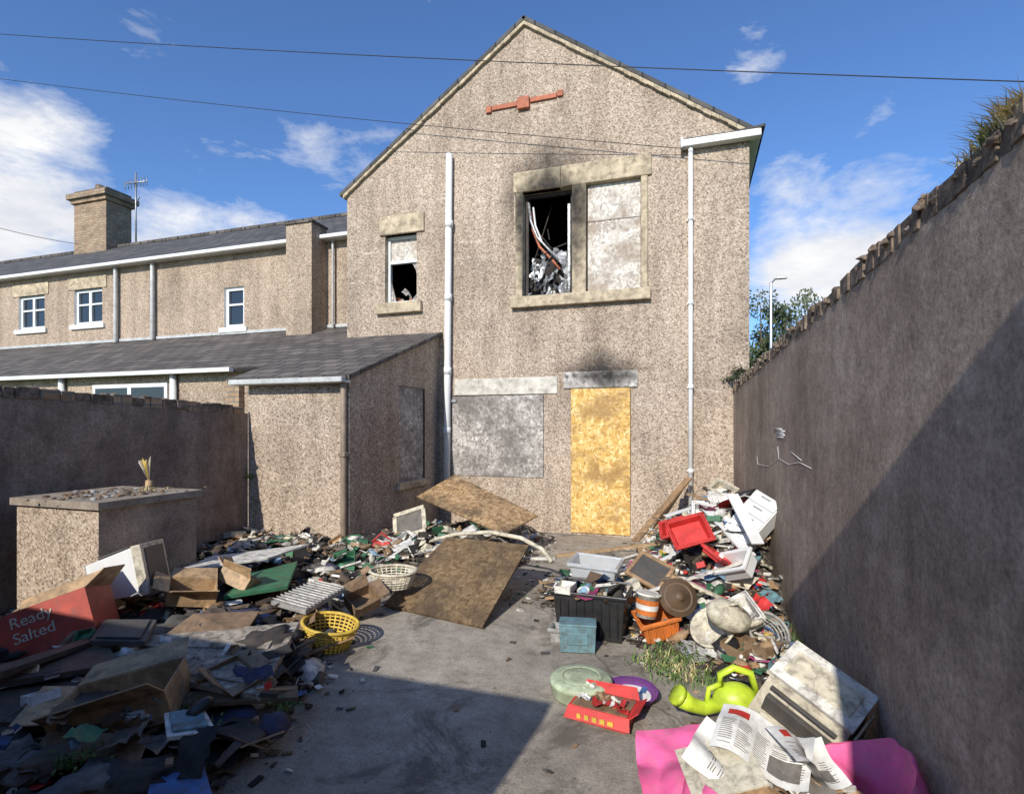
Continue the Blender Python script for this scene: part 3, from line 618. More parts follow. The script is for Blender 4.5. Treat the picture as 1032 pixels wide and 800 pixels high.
def junk(mb,c,size,pal,soft=0):
    t=rnd.random(); m=rnd.choice(pal); s_=size; yaw=tor(0); til=(rnd.gauss(0,.3),rnd.gauss(0,.3),yaw); X_=mxf(c,til); E=X_.to_3x3()
    if rnd.random()<soft: t=.45
    if t<.17: mb.box(c,(s_*rnd.uniform(.4,.9),s_*rnd.uniform(.25,.6),s_*rnd.uniform(.06,.35)),m,E,rnd.uniform(.8,1))
    elif t<.35: mb.box(c,(s_*rnd.uniform(1.0,2.8),s_*rnd.uniform(.07,.2),s_*rnd.uniform(.04,.09)),rnd.choice([wd,wd2,m,wh,wd3]),E)
    elif t<.48: mb.sheet(s_*1.5,s_*1.1,m,X_,s_*.2,7,2.2/s_)
    elif t<.57:
        r=s_*.18; mb.lathe([(0,-s_*.5),(r,-s_*.5),(r,s_*.25),(r*.45,s_*.42),(r*.4,s_*.5),(0,s_*.5)],m,10,mxf(c,(1.3+rnd.gauss(0,.3),0,yaw)))
    elif t<.60:
        for (a,b_,w_,h_) in ((0,.5,1,.12),(0,-.5,1,.12),(.5,0,.12,.9),(-.5,0,.12,.9)): mb.box(X_@Vector((a*s_,b_*s_*.7,0)),(w_*s_,h_*s_*.7,s_*.07),m,E)
    elif t<.67:
        mb.box(c,(s_*.6,s_*.42,s_*.10),pa,E); mb.box(X_@Vector((0,0,s_*.06)),(s_*.63,s_*.45,s_*.015),m,E); mb.box(X_@Vector((0,0,-s_*.06)),(s_*.63,s_*.45,s_*.015),m,E)
    elif t<.73: # flattened card with fold
        a=rnd.uniform(.2,.9); w_=s_*.6
        mb.slab([X_@Vector(q) for q in ((-w_,-w_*.6,0),(0,-w_*.6,0),(0,w_*.6,0),(-w_,w_*.6,0))],.004,m); mb.slab([X_@Vector(q) for q in ((.002,-w_*.6,0),(w_*math.cos(a),-w_*.55,w_*math.sin(a)),(w_*math.cos(a),w_*.5,w_*math.sin(a)),(.002,w_*.6,0))],.004,m)
    elif t<.80:
        r=s_*.36; mb.lathe([(0,0),(r*.6,0),(r,r*.7),(r*.93,r*.7),(r*.55,.06*r),(0,.06*r)],m,14,X_)
    elif t<.87: mb.blob(mxf(c,til,(s_*.5,s_*.38,s_*.2)),rnd.choice([clo,clb,cl3,bk,wh,m]),.5,2,3)
    elif t<.95:
        p=Vector(c); q=[p]
        for i in range(5): p=p+Vector((rnd.gauss(0,s_*.4),rnd.gauss(0,s_*.4),rnd.gauss(0,s_*.1))); q.append(p)
        mb.tube(q,rnd.choice([.004,.007,.012]),rnd.choice([bk,wh,gy,m]),5)
    else:
        for (a,b_,w_,h_,tt) in ((0,.4,1,.03,.5),(0,-.4,1,.03,.5),(.5,0,.03,.8,.5),(-.5,0,.03,.8,.5)): mb.box(X_@Vector((a*s_,b_*s_,s_*.15)),(w_*s_,h_*s_,s_*tt*.7),m,E)
        mb.box(c,(s_,s_*.8,s_*.02),m,E)
palL=[dg,char,char,wd2,wd3,wd3,cd2,cd2,wd3,clo,clb,cl2,cl3,wh,cr,wd,wd2,gn,cd,char,dg,bl,pa,cd2,char,gy,lb,rd]
palR=[wh,wh,wh,cr,cr,wd,wd2,cd,dg,rd,rd,bl,gn,tl,yl,pa,wh,bk,wd,cr,gy,pa,cd2,cd,char,lb,mg,gn]
palB=[wh,wh,cr,gy,wd,gn,pa,cd,wh,wd2,dg,cr,wh,pa,gn,cd2,lb,char]
def scatter(name,n,xr,yr,pal,smin,smax,cond,lift=.5,cut=.03,soft=0):
    mb=MB(); k=0; tries=0
    while k<n and tries<n*30:
        tries+=1; x=rnd.uniform(*xr); y=rnd.uniform(*yr)
        if x>rwx(y)-.08 or H(x,y)<cut or not cond(x,y): continue
        s_=smin+(smax-smin)*rnd.random()**2
        junk(mb,(x,y,H(x,y)+s_*rnd.uniform(-.1,.3)*lift),s_,pal,soft); k+=1
    mb.done(name)
inb=lambda x,y: not(-4.8<x<-3.85 and 2.7<y<3.6) 
scatter("rubbish_pile",1300,(-4.95,-1.6),(1.3,4.4),palL,.03,.23,inb,.45,.03,.08)
scatter("rubbish_pile",700,(-4.95,-1.5),(4.1,5.2),palB+palL[:8],.04,.22,lambda x,y:True,.5,.03,.05)
scatter("rubbish_pile",300,(-3.6,-1.5),(5.0,7.3),palB,.05,.24,lambda x,y:True)
scatter("rubbish_pile",1500,(-1.3,.8),(3.3,7.3),palR,.04,.20,lambda x,y:not(-1.5<x<-.72 and y>5.6),.9,.03,.04)
scatter("rubbish_pile",520,(-.3,.8),(5,7.3),palR,.08,.26,lambda x,y:True,1.5,.25)
mb=MB(); k=0
while k<1900:
    x=rnd.uniform(-4.9,.8); y=rnd.uniform(1.6,7.4)
    near=max(H(x+dx_,y+dy_) for dx_ in (-.25,0,.25) for dy_ in (-.2,0,.2))
    if near<.02 and rnd.random()>.04: continue
    if x>rwx(y)-.03: continue
    s_=rnd.uniform(.006,.03); k+=1; c=(x,y,H(x,y)+s_*.2)
    m=rnd.choice([pa,wh,dg,wd2,cd2,wd2,dg,gn,cd,clb,char,char])
    if rnd.random()<.6: mb.box(c,(s_*2,s_,s_*.35),m,Euler((rnd.gauss(0,.3),rnd.gauss(0,.3),tor(0))).to_matrix())
    else: mb.sheet(s_*2,s_*1.6,m,mxf(c,(0,0,tor(0))),s_*.4,3,20)
mb.done("litter")
mb=MB()
for i in range(26):
    x=rnd.uniform(-3.6,-1.8); y=rnd.uniform(1.5,3.2)
    if H(x,y)<.05: continue
    s_=rnd.uniform(.18,.36)
    mb.sheet(s_*1.3,s_,rnd.choice([clo,clb,clo,cl3,clo,cl2]),mxf((x,y,H(x,y)+.02),(rnd.gauss(0,.08),rnd.gauss(0,.08),tor(0))),.05,18,6)
for (u,v_,m) in ((20,768,cl2),(60,762,clb),(95,790,cl2),(5,745,clo),(130,786,clo),(235,625,cl3),(215,632,clo),(270,645,clo)):
    q=P(u,v_,z=.15 if v_>700 else .28); mb.blob(mxf(q,(0,0,tor(0)),(.17,.11,.055)),m,.45,3,2.2)
mb.done("discarded_clothes")

# ---------- individual things ----------
m_bunk=concrete("bunker_slab",[(.3,(.19,.15,.115)),(.6,(.32,.27,.215)),(.8,(.42,.37,.3))],3,60)
m_bside=concrete("bunker_side",[(.3,(.19,.145,.105)),(.5,(.31,.24,.185)),(.75,(.41,.335,.27))],1.5,50,.4)
mb=MB(); mb.bb(-4.77,-3.92,2.73,3.52,0,.93,m_peb2)
mb.poly([(-3.917,2.73,0),(-3.917,3.52,0),(-3.917,3.52,.93),(-3.917,2.73,.93)],m_bside)
mb.bb(-4.80,-3.88,2.70,3.55,.932,.985,m_bunk)
for i in range(200):
    s_=rnd.uniform(.006,.03); mb.blob(mxf((rnd.gauss(-4.3,.15),rnd.gauss(3.15,.18),.985+s_*.2),(0,0,tor(0)),(s_,s_,s_*.5)),rnd.choice([wd2,cd2,gy,m_cop,m_cop]),.4,1)
tuft(mb,(-4.2,3.3,.99),25,.04,.2,m_dry)
mb.done("coal_bunker",bevel=.012)
mb=MB(); a=Vector((-4.62,3.64,.78)); mb.tube([a,a+Vector((0,.02,.25))],[.03,.03],cd,8)
for i in range(30): mb.tube([a+Vector((0,.02,.24)),a+Vector((-.08+rnd.gauss(0,.02),.04+rnd.gauss(0,.02),.42+rnd.gauss(0,.02)))],.003,yl if rnd.random()<.5 else cr,4)
mb.done("hand_brush")
mb=MB(); mb.slab([P(420,500,y=6.35),P(458,478,y=6.9),P(542,519,y=6.3),P(508,538,y=5.55),],.018,m_osbb); mb.done("chipboard_sheet")
A=[Vector((-2.43,4.0,.03)),Vector((-1.46,3.78,.03)),P(533,549,z=.42),P(450,541,z=.42)]
mb=MB(); mb.slab(A,.018,m_ply)
mb.done("plywood_sheet")
mb=MB(); mb.tube([P(400,558,y=5.1),P(425,547,y=5.05),P(460,538,y=4.95),P(495,536,y=4.9),P(525,542,y=4.85),P(546,553,y=4.8),P(556,566,y=4.7)],.02,cr,10); mb.done("flexible_hose")
def sl4(name,pts,z,t,mat,extra=None,em=None):
    mb=MB(); zz=z if isinstance(z,(list,tuple)) else [z]*4
    q=[P(u,v_,z=z_) for (u,v_),z_ in zip(pts,zz)]; mb.slab(q,t,mat)
    if extra:
        n=(q[1]-q[0]).cross(q[3]-q[0]).normalized(); n=n if n.z>0 else -n
        for (a0,a1,b0,b1) in extra:
            f_=lambda a,b_:(q[0].lerp(q[1],a)).lerp(q[3].lerp(q[2],a),b_)+n*.012
            mb.slab([f_(a0,b0),f_(a1,b0),f_(a1,b1),f_(a0,b1)],.01,em or mat)
    return mb.done(name,bevel=.003)
dirtyw=M("peeling_paint",(.36,.31,.25),.8,.3,12,.4,30,1.0,(.06,.042,.03))
sl4("broken_door",[(95,668),(150,640),(302,626),(262,700)],[.26,.3,.32,.24],.035,dirtyw,[(.08,.45,.1,.9),(.55,.92,.1,.9)])
mb=MB()
for i in range(60):
    q=P(rnd.uniform(0,290),rnd.uniform(640,770),z=.31-.1*rnd.random()); s_=rnd.uniform(.04,.14)
    if not inb(q.x,q.y): continue
    junk(mb,q,s_,palL)
mb.done("rubbish_pile")
sl4("timber_board",[(-20,690),(0,668),(110,650),(120,668)],.3,.03,wd3)
sl4("timber_board",[(-20,725),(-10,695),(130,672),(100,735)],[.22,.25,.25,.2],.03,wd3)
sl4("timber_board",[(120,712),(126,700),(300,690),(300,702)],[.2,.2,.22,.22],.025,wd2)
sl4("timber_board",[(215,770),(225,762),(285,690),(296,698)],[.12,.12,.16,.16],.025,wd3)
sl4("cabinet_panel",[(90,645),(105,624),(158,624),(146,646)],[.34,.36,.36,.34],.03,dg,[(.08,.92,.1,.9)])
sl4("picture_frame",[(168,742),(165,718),(205,712),(218,735)],.26,.02,wh,[(.1,.9,.12,.88)],tl)
sl4("storage_lid",[(148,800),(155,775),(205,768),(214,800)],.17,.05,bl)
sl4("laminate_panel",[(205,735),(240,720),(285,722),(255,748)],.14,.02,wd3)
sl4("cardboard_sheet",[(30,760),(50,735),(150,740),(140,770)],[.18,.2,.22,.18],.01,cd2)
sl4("cardboard_sheet",[(165,640),(195,618),(262,615),(245,640)],[.3,.36,.33,.3],.01,cd2)
sl4("shelf_panel",[(175,575),(215,560),(310,548),(270,562)],.38,.02,wh)
sl4("shelf_panel",[(225,600),(250,578),(300,565),(290,590)],.3,.03,gn)
mb=MB(); q=[P(273,605,z=.28),P(318,585,z=.3),P(348,592,z=.3),P(308,615,z=.26)]; mb.slab(q,.03,gy)
for i in range(12):
    t=(i+.5)/12; a=q[0].lerp(q[1],t)+Vector((0,0,.012)); b_=q[3].lerp(q[2],t)+Vector((0,0,.012)); mb.tube([a,b_],.005,wh,5)
mb.done("vent_grille")
mb=MB()
mb.box((0,0,.17),(.42,.06,.34),cr); mb.box((0,-.032,.18),(.33,.01,.26),dg)
mb.faces([Vector(v) for v in ((-.20,.03,.01),(.20,.03,.01),(.20,.03,.33),(-.20,.03,.33),(-.15,.33,.03),(.15,.33,.03),(.15,.33,.28),(-.15,.33,.28))],[(4,5,6,7)[::-1],(0,1,5,4),(1,2,6,5),(2,3,7,6),(3,0,4,7)],m_white)
for i in range(7): mb.box((-.09+i*.03,.2,.318),(.012,.16,.01),dg,Euler((-.16,0,0)).to_matrix())
q=P(158,594,z=.36); mb.done("computer_monitor",loc=(q.x,q.y,q.z),rot=(R(-12),R(6),R(122)),bevel=.014)
def carton(name,q,dim,mat,rot,flaps=(1,1,1,1),inner=None):
    mb=MB(); w_,d_,h_=dim; t=.006; inner=inner or mat
    mb.bb(-w_/2,w_/2,-d_/2,-d_/2+t,0,h_,mat); mb.bb(-w_/2,w_/2,d_/2-t,d_/2,0,h_,mat); mb.bb(-w_/2,-w_/2+t,-d_/2+t,d_/2-t,0,h_,mat); mb.bb(w_/2-t,w_/2,-d_/2+t,d_/2-t,0,h_,mat); mb.bb(-w_/2+t,w_/2-t,-d_/2+t,d_/2-t,0,t,inner)
    fl=d_*.48
    for i,(f_,a) in enumerate(zip(flaps,(rnd.uniform(.2,1.1),rnd.uniform(.2,1.1),rnd.uniform(.2,1.0),rnd.uniform(.2,1.0)))):
        if not f_: continue
        if i<2:
            s_=-1 if i==0 else 1; y0=s_*d_/2; y1=y0+s_*fl*math.cos(a); z1=h_+fl*math.sin(a)
            mb.slab([(-w_/2,y0,h_+.004),(w_/2,y0,h_+.004),(w_/2*.96,y1,z1),(-w_/2*.9,y1,z1-.02)],t,inner)
        else:
            s_=-1 if i==2 else 1; x0=s_*w_/2; x1=x0+s_*fl*math.cos(a); z1=h_+fl*math.sin(a)
            mb.slab([(x0,-d_/2,h_+.004),(x0,d_/2,h_+.004),(x1,d_/2*.9,z1),(x1,-d_/2*.95,z1-.02)],t,inner)
    return mb.done(name,loc=q,rot=rot)
crisp=J("red_print",(.40,.05,.03),dirt=.4)
q=P(60,652,z=.2)
o=carton("crisp_carton",(q.x,q.y,q.z),(.54,.30,.27),crisp,(R(-14),R(-19),R(34)),(0,1,0,1),cd)
def text(s_,size,mat,parent,loc,rot):
    c=bpy.data.curves.new("lettering",'FONT'); c.body=s_; c.size=size; c.extrude=.001; c.align_x='CENTER'; c.align_y='CENTER'
    t=bpy.data.objects.new("lettering",c); sc.collection.objects.link(t); c.materials.append(mat); t.parent=parent; t.location=loc; t.rotation_euler=rot; return t
text("Ready\nSalted",.088,cr,o,(-.02,-.1525,.16),(R(90),0,0))
q=P(130,722,z=.15); carton("cardboard_box",q,(.48,.28,.15),cd,(R(8),R(-12),R(30)),(1,1,1,0),cd)
q=P(192,603,z=.3); carton("cardboard_box",q,(.30,.22,.10),cd,(R(15),R(12),R(50)),(1,1,1,0),cd)
q=P(238,590,z=.3); carton("cardboard_box",q,(.24,.2,.10),cd,(R(-20),R(22),R(10)),(1,0,1,0))
q=P(365,610,z=.1); carton("cardboard_box",q,(.22,.18,.10),cd2,(R(25),R(-12),R(60)),(1,1,0,1))
q=P(235,690,z=.2); carton("cardboard_box",q,(.22,.16,.08),cd2,(R(10),R(12),R(-20)),(1,1,0,1))
def basket(name,loc,r,h,mat,rot=(0,0,0),sx_=1.25,n=26,lv=6):
    mb=MB()
    for i in range(lv+1):
        z=h*i/lv; rr=r*(.72+.28*i/lv)
        mb.tube([(rr*math.cos(2*math.pi*k/28)*sx_,rr*math.sin(2*math.pi*k/28),z) for k in range(29)],.006 if i<lv else .012,mat,6,False)
    for k in range(n):
        a=2*math.pi*k/n; mb.tube([(r*.72*math.cos(a)*sx_,r*.72*math.sin(a),0),(r*math.cos(a)*sx_,r*math.sin(a),h)],.006,mat,5)
    mb.disc(r*.72,.0,mat,28,Matrix(),sx_); 
    return mb.done(name,loc=loc,rot=rot)
basket("yellow_basket",P(331,650,z=.02),.15,.16,yl,(R(6),R(8),R(15)),1.25,30,7)
basket("cream_basket",P(397,590,z=.18),.14,.13,cr,(R(4),0,R(10)),1.4)
basket("wire_basket",P(768,640,z=.12),.12,.10,gy,(R(50),R(30),0),1.1,16,4)
def tub(name,loc,dim,mat,rot=(0,0,0),taper=.88,t=.012,lip=.015,ribs=0):
    mb=MB(); w_,d_,h_=dim; w0,d0=w_*taper,d_*taper
    def ring(w,d,z,ins=0): return [Vector((sx_*(w/2-ins),sy_*(d/2-ins),z)) for sx_,sy_ in ((-1,-1),(1,-1),(1,1),(-1,1))]
    o0,o1,i1,i0=ring(w0,d0,0),ring(w_,d_,h_),ring(w_,d_,h_,t),ring(w0,d0,t,t)
    vs=o0+o1+i1+i0; fs=[(3,2,1,0)]
    for a in (0,4,8):
        for k in range(4): fs.append((a+k,a+(k+1)%4,a+4+(k+1)%4,a+4+k))
    fs.append((12,13,14,15)); mb.faces(vs,fs,mat)
    for (x0,x1,y0,y1) in ((-w_/2-lip,w_/2+lip,-d_/2-lip,-d_/2-.001),(-w_/2-lip,w_/2+lip,d_/2+.001,d_/2+lip),(-w_/2-lip,-w_/2-.001,-d_/2,d_/2),(w_/2+.001,w_/2+lip,-d_/2,d_/2)): mb.bb(x0,x1,y0,y1,h_-.025,h_+.002,mat)
    for k in range(ribs):
        x=(k/(ribs-1)-.5)*w0*.9; mb.box((x,-(d0+d_)/4-.006,h_*.5),(.012,.018,h_*.75),mat)
    return mb.done(name,loc=loc,rot=rot,bevel=.006)
tub("black_crate",(-.67,4.02,0),(.52,.38,.33),bk,(0,0,R(-3)),ribs=8)
mb=MB()
for i in range(40): junk(mb,(-.67+rnd.uniform(-.2,.2),4.02+rnd.uniform(-.14,.14),.26+rnd.random()*.08),rnd.uniform(.07,.2),palR)
mb.done("crate_contents")
tub("clear_plastic_box",(-.72,4.42,.30),(.38,.26,.13),gl,(R(6),R(2),R(-5)))
mb=MB(); mb.box((0,0,.09),(.23,.14,.17),tl,None,1.06); mb.box((0,0,.185),(.25,.155,.018),tl); mb.box((0,-.078,.1),(.14,.008,.08),tl); mb.done("teal_container",loc=(-.72,3.66,0),rot=(0,0,R(10)),bevel=.014)
tub("grey_tray",(-.87,3.78,0),(.12,.12,.10),gy)
tub("orange_crate",(-.2,3.98,.05),(.26,.2,.16),og,(R(12),R(-14),R(20)),ribs=5)
mb=MB(); 
mb.lathe([(0,0),(.07,0),(.082,.15),(.088,.15),(.088,.165),(.08,.165),(.07,.02),(0,.02)],wh,24); mb.lathe([(.0720,.02),(.0815,.125)],og,24); mb.lathe([(.0760,.055),(.0795,.09)],pa,24)
mb.disc(.081,.162,wh); mb.done("plastic_tub",loc=tuple(P(651,621,z=.2)),rot=(R(-5),R(6),0))
mb=MB(); mb.lathe([(0,0),(.15,0),(.165,.02),(.168,.07),(.175,.075),(.175,.095),(.16,.105),(.02,.112),(0,.112)],sag,36); mb.lathe([(.1,.113),(.11,.118),(.12,.111)],sag,36); mb.done("round_plastic_tub",loc=(-.58,3.04,0))
mb=MB()
mb.hexa([Vector(v) for v in ((-.14,-.09,0),(.14,-.09,0),(.14,.09,0),(-.14,.09,0),(-.16,-.1,.08),(.16,-.1,.08),(.16,.1,.08),(-.16,.1,.08))],rd)
mb.bb(-.145,.145,-.09,.09,.0805,.084,cd2)
mb.slab([(-.16,-.1,.082),(.16,-.1,.082),(.17,-.13,.03),(-.17,-.14,.03)],.004,rd); mb.slab([(-.16,.1,.082),(.16,.1,.082),(.14,.12,.14),(-.14,.13,.12)],.004,rd); mb.slab([(.16,-.1,.082),(.16,.1,.082),(.2,.09,.11),(.2,-.08,.11)],.004,rd)
for i in range(5): mb.bb(-.10+i*.04,-.08+i*.042,-.135,-.128,.04,.062,yl)
for i in range(9): mb.sheet(.07,.05,rnd.choice([cd,rd,pa,cd2]),mxf((rnd.uniform(-.12,.12),rnd.uniform(-.07,.07),.095),(rnd.gauss(0,.4),rnd.gauss(0,.4),tor(0))),.03,5,20)
mb.done("red_sweet_carton",loc=(-.42,2.84,.0),rot=(0,0,R(-10)))
q=P(636,702,z=.02); mb=MB(); mb.lathe([(0,0),(.1,0),(.118,.04),(.125,.04),(.12,.05),(.095,.012),(0,.012)],pp,28,Matrix(),1.2); mb.disc(.09,.016,pa,28,Matrix(),1.2)
for i in range(5): mb.box((rnd.uniform(-.07,.07),rnd.uniform(-.06,.06),.022),(.05,.03,.006),rnd.choice([rd,yl,bl,wh]),Euler((0,0,tor(0))).to_matrix())
mb.done("purple_tub_lid",loc=tuple(q),rot=(R(8),0,0))
mb=MB(); mb.blob(mxf((.06,0,.09),(0,0,0),(.11,.085,.085)),lg,0,3)
mb.tube([(-.02,0,.07),(-.1,-.02,.06),(-.17,-.05,.10),(-.22,-.07,.15)],[.04,.034,.038,.05],lg,14)
mb.tube([(-.22,-.07,.15),(-.235,-.075,.165)],[.055,.05],lg,14)
mb.tube([(.0,0,.16),(.0,0,.22),(.07,0,.25),(.15,0,.22),(.17,0,.12)],.018,lg,10)
mb.tube([(-.08,0,.075),(-.06,0,.15),(-.0,0,.17)],.014,lg,8)
mb.done("watering_can",loc=(.17,2.98,.03),rot=(0,R(-6),R(10)))
mb=MB()
mb.hexa([Vector(v) for v in ((-.2,-.13,0),(.2,-.13,0),(.2,.15,0),(-.2,.15,0),(-.18,-.06,.24),(.18,-.06,.24),(.18,.15,.28),(-.18,.15,.28))],cr)
mb.slab([(-.19,-.075,.25),(.19,-.075,.25),(.19,.16,.29),(-.19,.16,.29)],.02,wh)
mb.slab([(-.15,-.03,.266),(.15,-.03,.266),(.15,.11,.288),(-.15,.11,.288)],.006,cr)
mb.box((0,-.108,.1),(.30,.03,.09),dg); mb.box((0,-.1,.19),(.30,.02,.012),dg)
mb.box((0,-.17,.04),(.28,.12,.012),cr); mb.box((.205,.02,.13),(.01,.2,.18),cr)
mb.done("desktop_printer",loc=(.50,2.88,.10),rot=(R(16),R(24),R(-30)),bevel=.02)
# pink plastic bag, slumped open
def bag(a,b_):
    ang=a*math.pi*1.15-.5; r=.30+.05*b_; x=r*math.cos(ang)*1.05; y=r*math.sin(ang)*.75
    z=.02+b_*(.16+.12*math.cos(ang)**2*(1 if math.cos(ang)>0 else .2))
    n_=noise.noise(Vector((x*7,y*7,z*9)))*.05+noise.noise(Vector((x*18,y*18,z*22)))*.018
    k=1+(n_*1.4 if b_>.05 else 0)
    return Vector((x*k,y*k,z+n_*.7*b_))
mb=MB()
def bag2(a,b_):
    v_=bag(a,1); return Vector((v_.x*(1+.16*b_),v_.y*(1+.12*b_),v_.z-.02*b_-.13*b_*b_+.02*noise.noise(Vector((a*9,b_*3,2)))))
def bag3(a,b_): 
    ang=a*2*math.pi; r=.31*b_; x=r*math.cos(ang); y=r*math.sin(ang)*.8; return Vector((x,y,.02+.03*noise.noise(Vector((x*8,y*8,0)))+.05*b_))
def full(fn): return lambda a,b_: fn(a*1.74,b_)
mb.surf(full(bag),90,14,pk); mb.surf(full(bag2),90,8,pk); mb.surf(bag3,40,8,pk)
mb.done("pink_plastic_bag",loc=(.38,2.24,.02),rot=(0,0,R(10)))
mb=MB(); mb.sheet(.34,.52,pk,mxf(P(688,778,z=.10),(R(8),R(-12),R(8))),.05,24,4)
mb.done("pink_plastic_sheet")
def news(name,c,wd_,ht,rot,head):
    mb=MB(); n=10
    def f_(x,y): return .03*math.sin((x/wd_+.5)*math.pi*2)+.05*noise.noise(Vector((x*6,y*6,c[0]*9)))+.03*abs(x)/wd_*1.6
    def patch(x0,x1,y0,y1,m,off,nn):
        mb.surf(lambda a,b_: Vector((x0+(x1-x0)*a,y0+(y1-y0)*b_,f_(x0+(x1-x0)*a,y0+(y1-y0)*b_)+off)),nn,nn,m)
    for k in range(4): patch(-wd_/2+.008*k,wd_/2-.005*k,-ht/2+.006*k,ht/2,pa,-.006*k,n)
    if head: patch(-wd_/2+.03,-.06,ht/2-.07,ht/2-.03,red_i,.002,6); patch(.03,wd_/2-.03,-ht/2+.03,-.02,cl2,.002,6)
    for col in range(5):
        x0=-wd_/2+.02+col*(wd_-.03)/5
        if rnd.random()<.25: patch(x0,x0+(wd_-.03)/5*.85,-.05,.03,cl2,.003,4)
        for r_ in range(26):
            y0=ht/2-.09-r_*.0095
            if y0<-ht/2+.02: break
            if rnd.random()<.15: continue
            patch(x0,x0+(wd_-.03)/5*rnd.uniform(.6,.88),y0,y0+.003,cl2,.002,2)
    mb.done(name,loc=c,rot=rot)
news("newspaper",tuple(P(768,752,z=.27)),.34,.25,(R(20),R(6),R(-14)),True)
news("magazine",tuple(P(722,762,z=.24)),.22,.2,(R(34),R(-24),R(60)),False)
news("newspaper",tuple(P(812,762,z=.27)),.24,.2,(R(12),R(18),R(25)),True)
mb=MB(); mb.box((0,0,.03),(.26,.22,.05),cd); mb.box((0,0,.06),(.27,.23,.008),cr); mb.done("cardboard_folder",loc=tuple(P(728,785,z=.18)),rot=(R(14),R(-16),R(15)))
mb=MB()
for i in range(50): junk(mb,(rnd.uniform(.2,.58),rnd.uniform(2.08,2.4),.12+rnd.random()*.06),rnd.uniform(.07,.16),[cd,pa,cl2,cd2,wh,cd])
mb.done("bag_rubbish")
mb=MB(); mb.lathe([(0,-.02),(.13,-.02),(.13,.02),(.03,.025),(.03,.05),(0,.05)],wd2,32); mb.lathe([(.085,.021),(.09,.026),(.1,.021)],wd2,32); mb.done("cable_reel",loc=tuple(P(683,602,z=.33)),rot=(R(62),R(18),R(10)))
mb=MB(); mb.lathe([(0,0),(.07,0),(.14,.08),(.15,.08),(.145,.09),(.13,.085),(.065,.015),(0,.015)],cr,32); mb.done("plastic_bowl",loc=tuple(P(722,638,z=.14)),rot=(R(38),R(-25),0))
mb=MB(); mb.lathe([(0,0),(.09,.02),(.11,.07),(.10,.12),(.05,.15),(0,.155)],cr,24,Matrix(),1.35); mb.tube([(-.06,0,.14),(0,0,.2),(.07,0,.14)],.01,cr,8); mb.tube([(.12,0,.06),(.18,0,.1),(.2,0,.14)],[.03,.02,.015],cr,10); mb.done("plastic_kettle",loc=tuple(P(728,628,z=.24)),rot=(R(30),R(20),R(20)))
tub("red_tray",(.0,4.72,.62),(.30,.24,.08),rd,(R(48),R(-16),R(15)))
tub("red_tray",(.18,4.45,.5),(.22,.16,.05),rd,(R(30),R(20),R(65)))
mb=MB()
mb.box((0,.08,.22),(.26,.16,.44),m_white)
for i in range(4): mb.box((0,-.008,.06+i*.107),(.245,.018,.095),m_white); mb.box((0,-.022,.085+i*.107),(.09,.012,.012),gy)
mb.done("plastic_drawer_unit",loc=(.36,4.9,.6),rot=(R(-36),R(24),R(-40)),bevel=.008)
tub("white_storage_box",(.38,4.45,.42),(.26,.18,.13),m_white,(R(42),R(-20),R(-40)))
tub("white_storage_box",(.1,5.2,.70),(.22,.16,.10),m_white,(R(58),R(12),R(20)))
tub("white_storage_box",(.30,5.6,.86),(.2,.16,.09),cr,(R(30),R(24),R(-30)))
tub("red_crate",(-.12,5.35,.52),(.22,.16,.10),rd,(R(50),R(-20),R(-10)))
tub("white_washing_up_bowl",(.33,3.95,.2),(.26,.24,.10),wh,(R(25),R(-30),R(10)))
def plank(name,a,b_,w_,t,mat):
    mb=MB(); a=Vector(a); b_=Vector(b_); d_=b_-a; q_=d_.to_track_quat('X','Z').to_matrix(); mb.box((a+b_)/2,(d_.length,w_,t),mat,q_); mb.done(name,bevel=.003)
plank("timber_plank",P(640,545,y=6.2),P(694,482,y=7.3),.09,.025,wd)
plank("timber_plank",P(655,540,y=6.4),P(686,494,y=7.35),.05,.03,cd)
plank("white_plank",P(600,582,y=4.6),P(700,555,y=5.0),.05,.015,wh)
plank("white_plank",P(640,600,y=4.2),P(752,565,y=4.5),.04,.015,wh)
plank("white_plank",P(690,585,y=4.2),P(742,610,y=4.2),.05,.02,cr)
plank("timber_plank",P(560,560,y=5.2),P(660,548,y=5.6),.08,.02,cd)
plank("white_plank",P(705,505,y=5.3),P(757,560,y=4.7),.09,.02,m_white)
plank("white_plank",P(655,570,y=4.6),P(735,530,y=5.0),.04,.012,m_white)
plank("white_plank",P(670,520,y=5.3),P(735,500,y=5.6),.07,.012,m_white)
plank("white_plank",P(738,498,y=5.0),P(764,548,y=4.6),.1,.015,m_white)
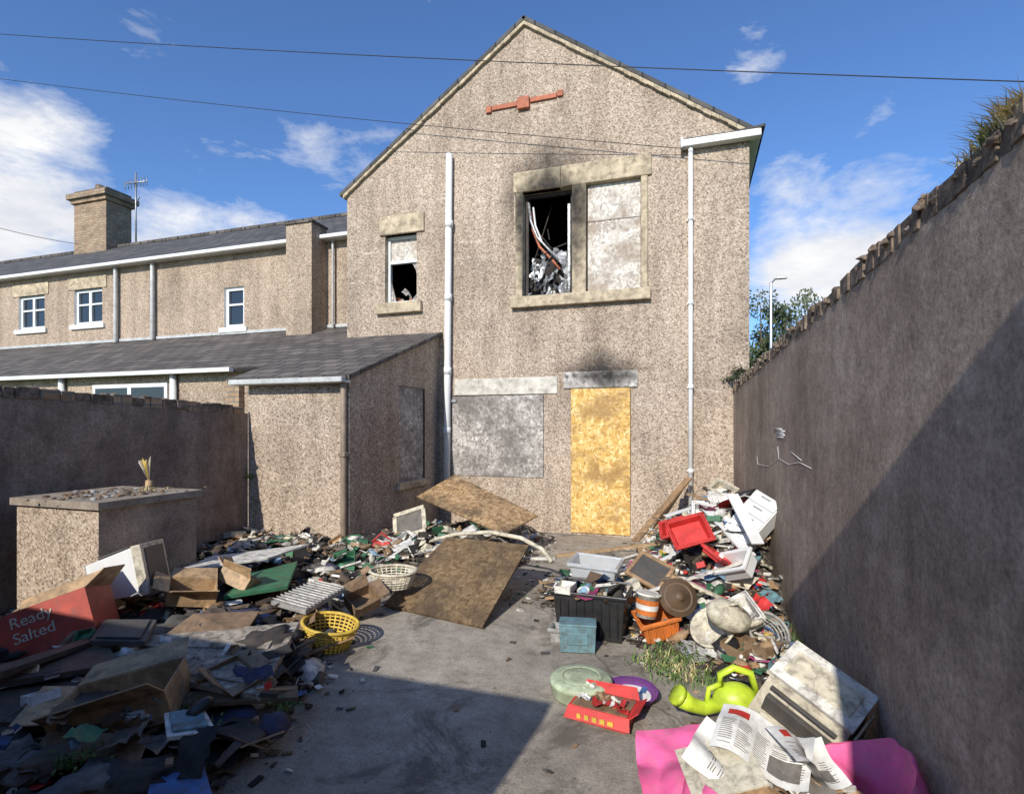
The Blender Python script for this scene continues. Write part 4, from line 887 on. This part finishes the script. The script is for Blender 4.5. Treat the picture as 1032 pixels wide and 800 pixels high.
plank("white_pipe",P(210,570,y=4.2),P(300,545,y=5.0),.04,.04,wh)
plank("white_plank",P(320,558,y=4.9),P(440,552,y=5.4),.06,.02,wh)
plank("white_plank",P(430,560,y=4.85),P(560,563,y=4.9),.05,.02,wh)
plank("timber_plank",P(-10,680,z=.35),P(110,640,z=.3),.09,.03,wd3)
mb=MB()
for (a,b_,w_,h_) in ((0,.16,.4,.05),(0,-.16,.4,.05),(.19,0,.05,.27),(-.19,0,.05,.27)): mb.box((a,0,b_),(w_,.03,h_),cr)
mb.box((0,.005,0),(.33,.01,.27),cl2); mb.done("picture_frame",loc=tuple(P(413,527,y=5.9)),rot=(R(-35),R(-18),R(10)))
mb=MB()
for (a,b_,w_,h_) in ((0,.12,.3,.03),(0,-.12,.3,.03),(.14,0,.03,.21),(-.14,0,.03,.21)): mb.box((a,0,b_),(w_,.02,h_),wd)
mb.box((0,.005,0),(.26,.01,.21),dg); mb.done("picture_frame",loc=tuple(P(655,575,y=4.5)),rot=(R(-55),R(20),R(-20)))
mb=MB(); mb.box((0,0,0),(.2,.12,.06),rd,None,.8); mb.tube([(-.1,0,.03),(0,0,.12),(.1,0,.03)],.01,rd,8); mb.done("red_toolbox",loc=tuple(P(385,548,y=5.1)),rot=(0,0,.4),bevel=.01)
m_ch=M("chalk",(.72,.70,.66),.9,.1,5,0,9,.2)
mb=MB()
def W(u,v_):
    a=(u-516)/FPX; d_=Vector((-S_+C_*a,C_+S_*a,(430-v_)/FPX)); t=(.54+.0522*7.6)/(d_.x+.0522*d_.y); return Vector((d_.x*t-.001,d_.y*t,EYE+d_.z*t))
for ln in ([(763,460),(764,468),(775,470),(785,462),(795,468),(806,466),(818,472)],[(785,462),(784,450)],[(795,466),(797,455),(808,464)]): mb.tube([W(*q) for q in ln],.0025,m_ch,4)
for q in ((784,432),(787,434),(786,436),(787,438),(786,440)): mb.tube([W(q[0]-3,q[1]),W(q[0]+4,q[1]+.5)],.006,m_ch,5)
mb.done("chalk_mark")
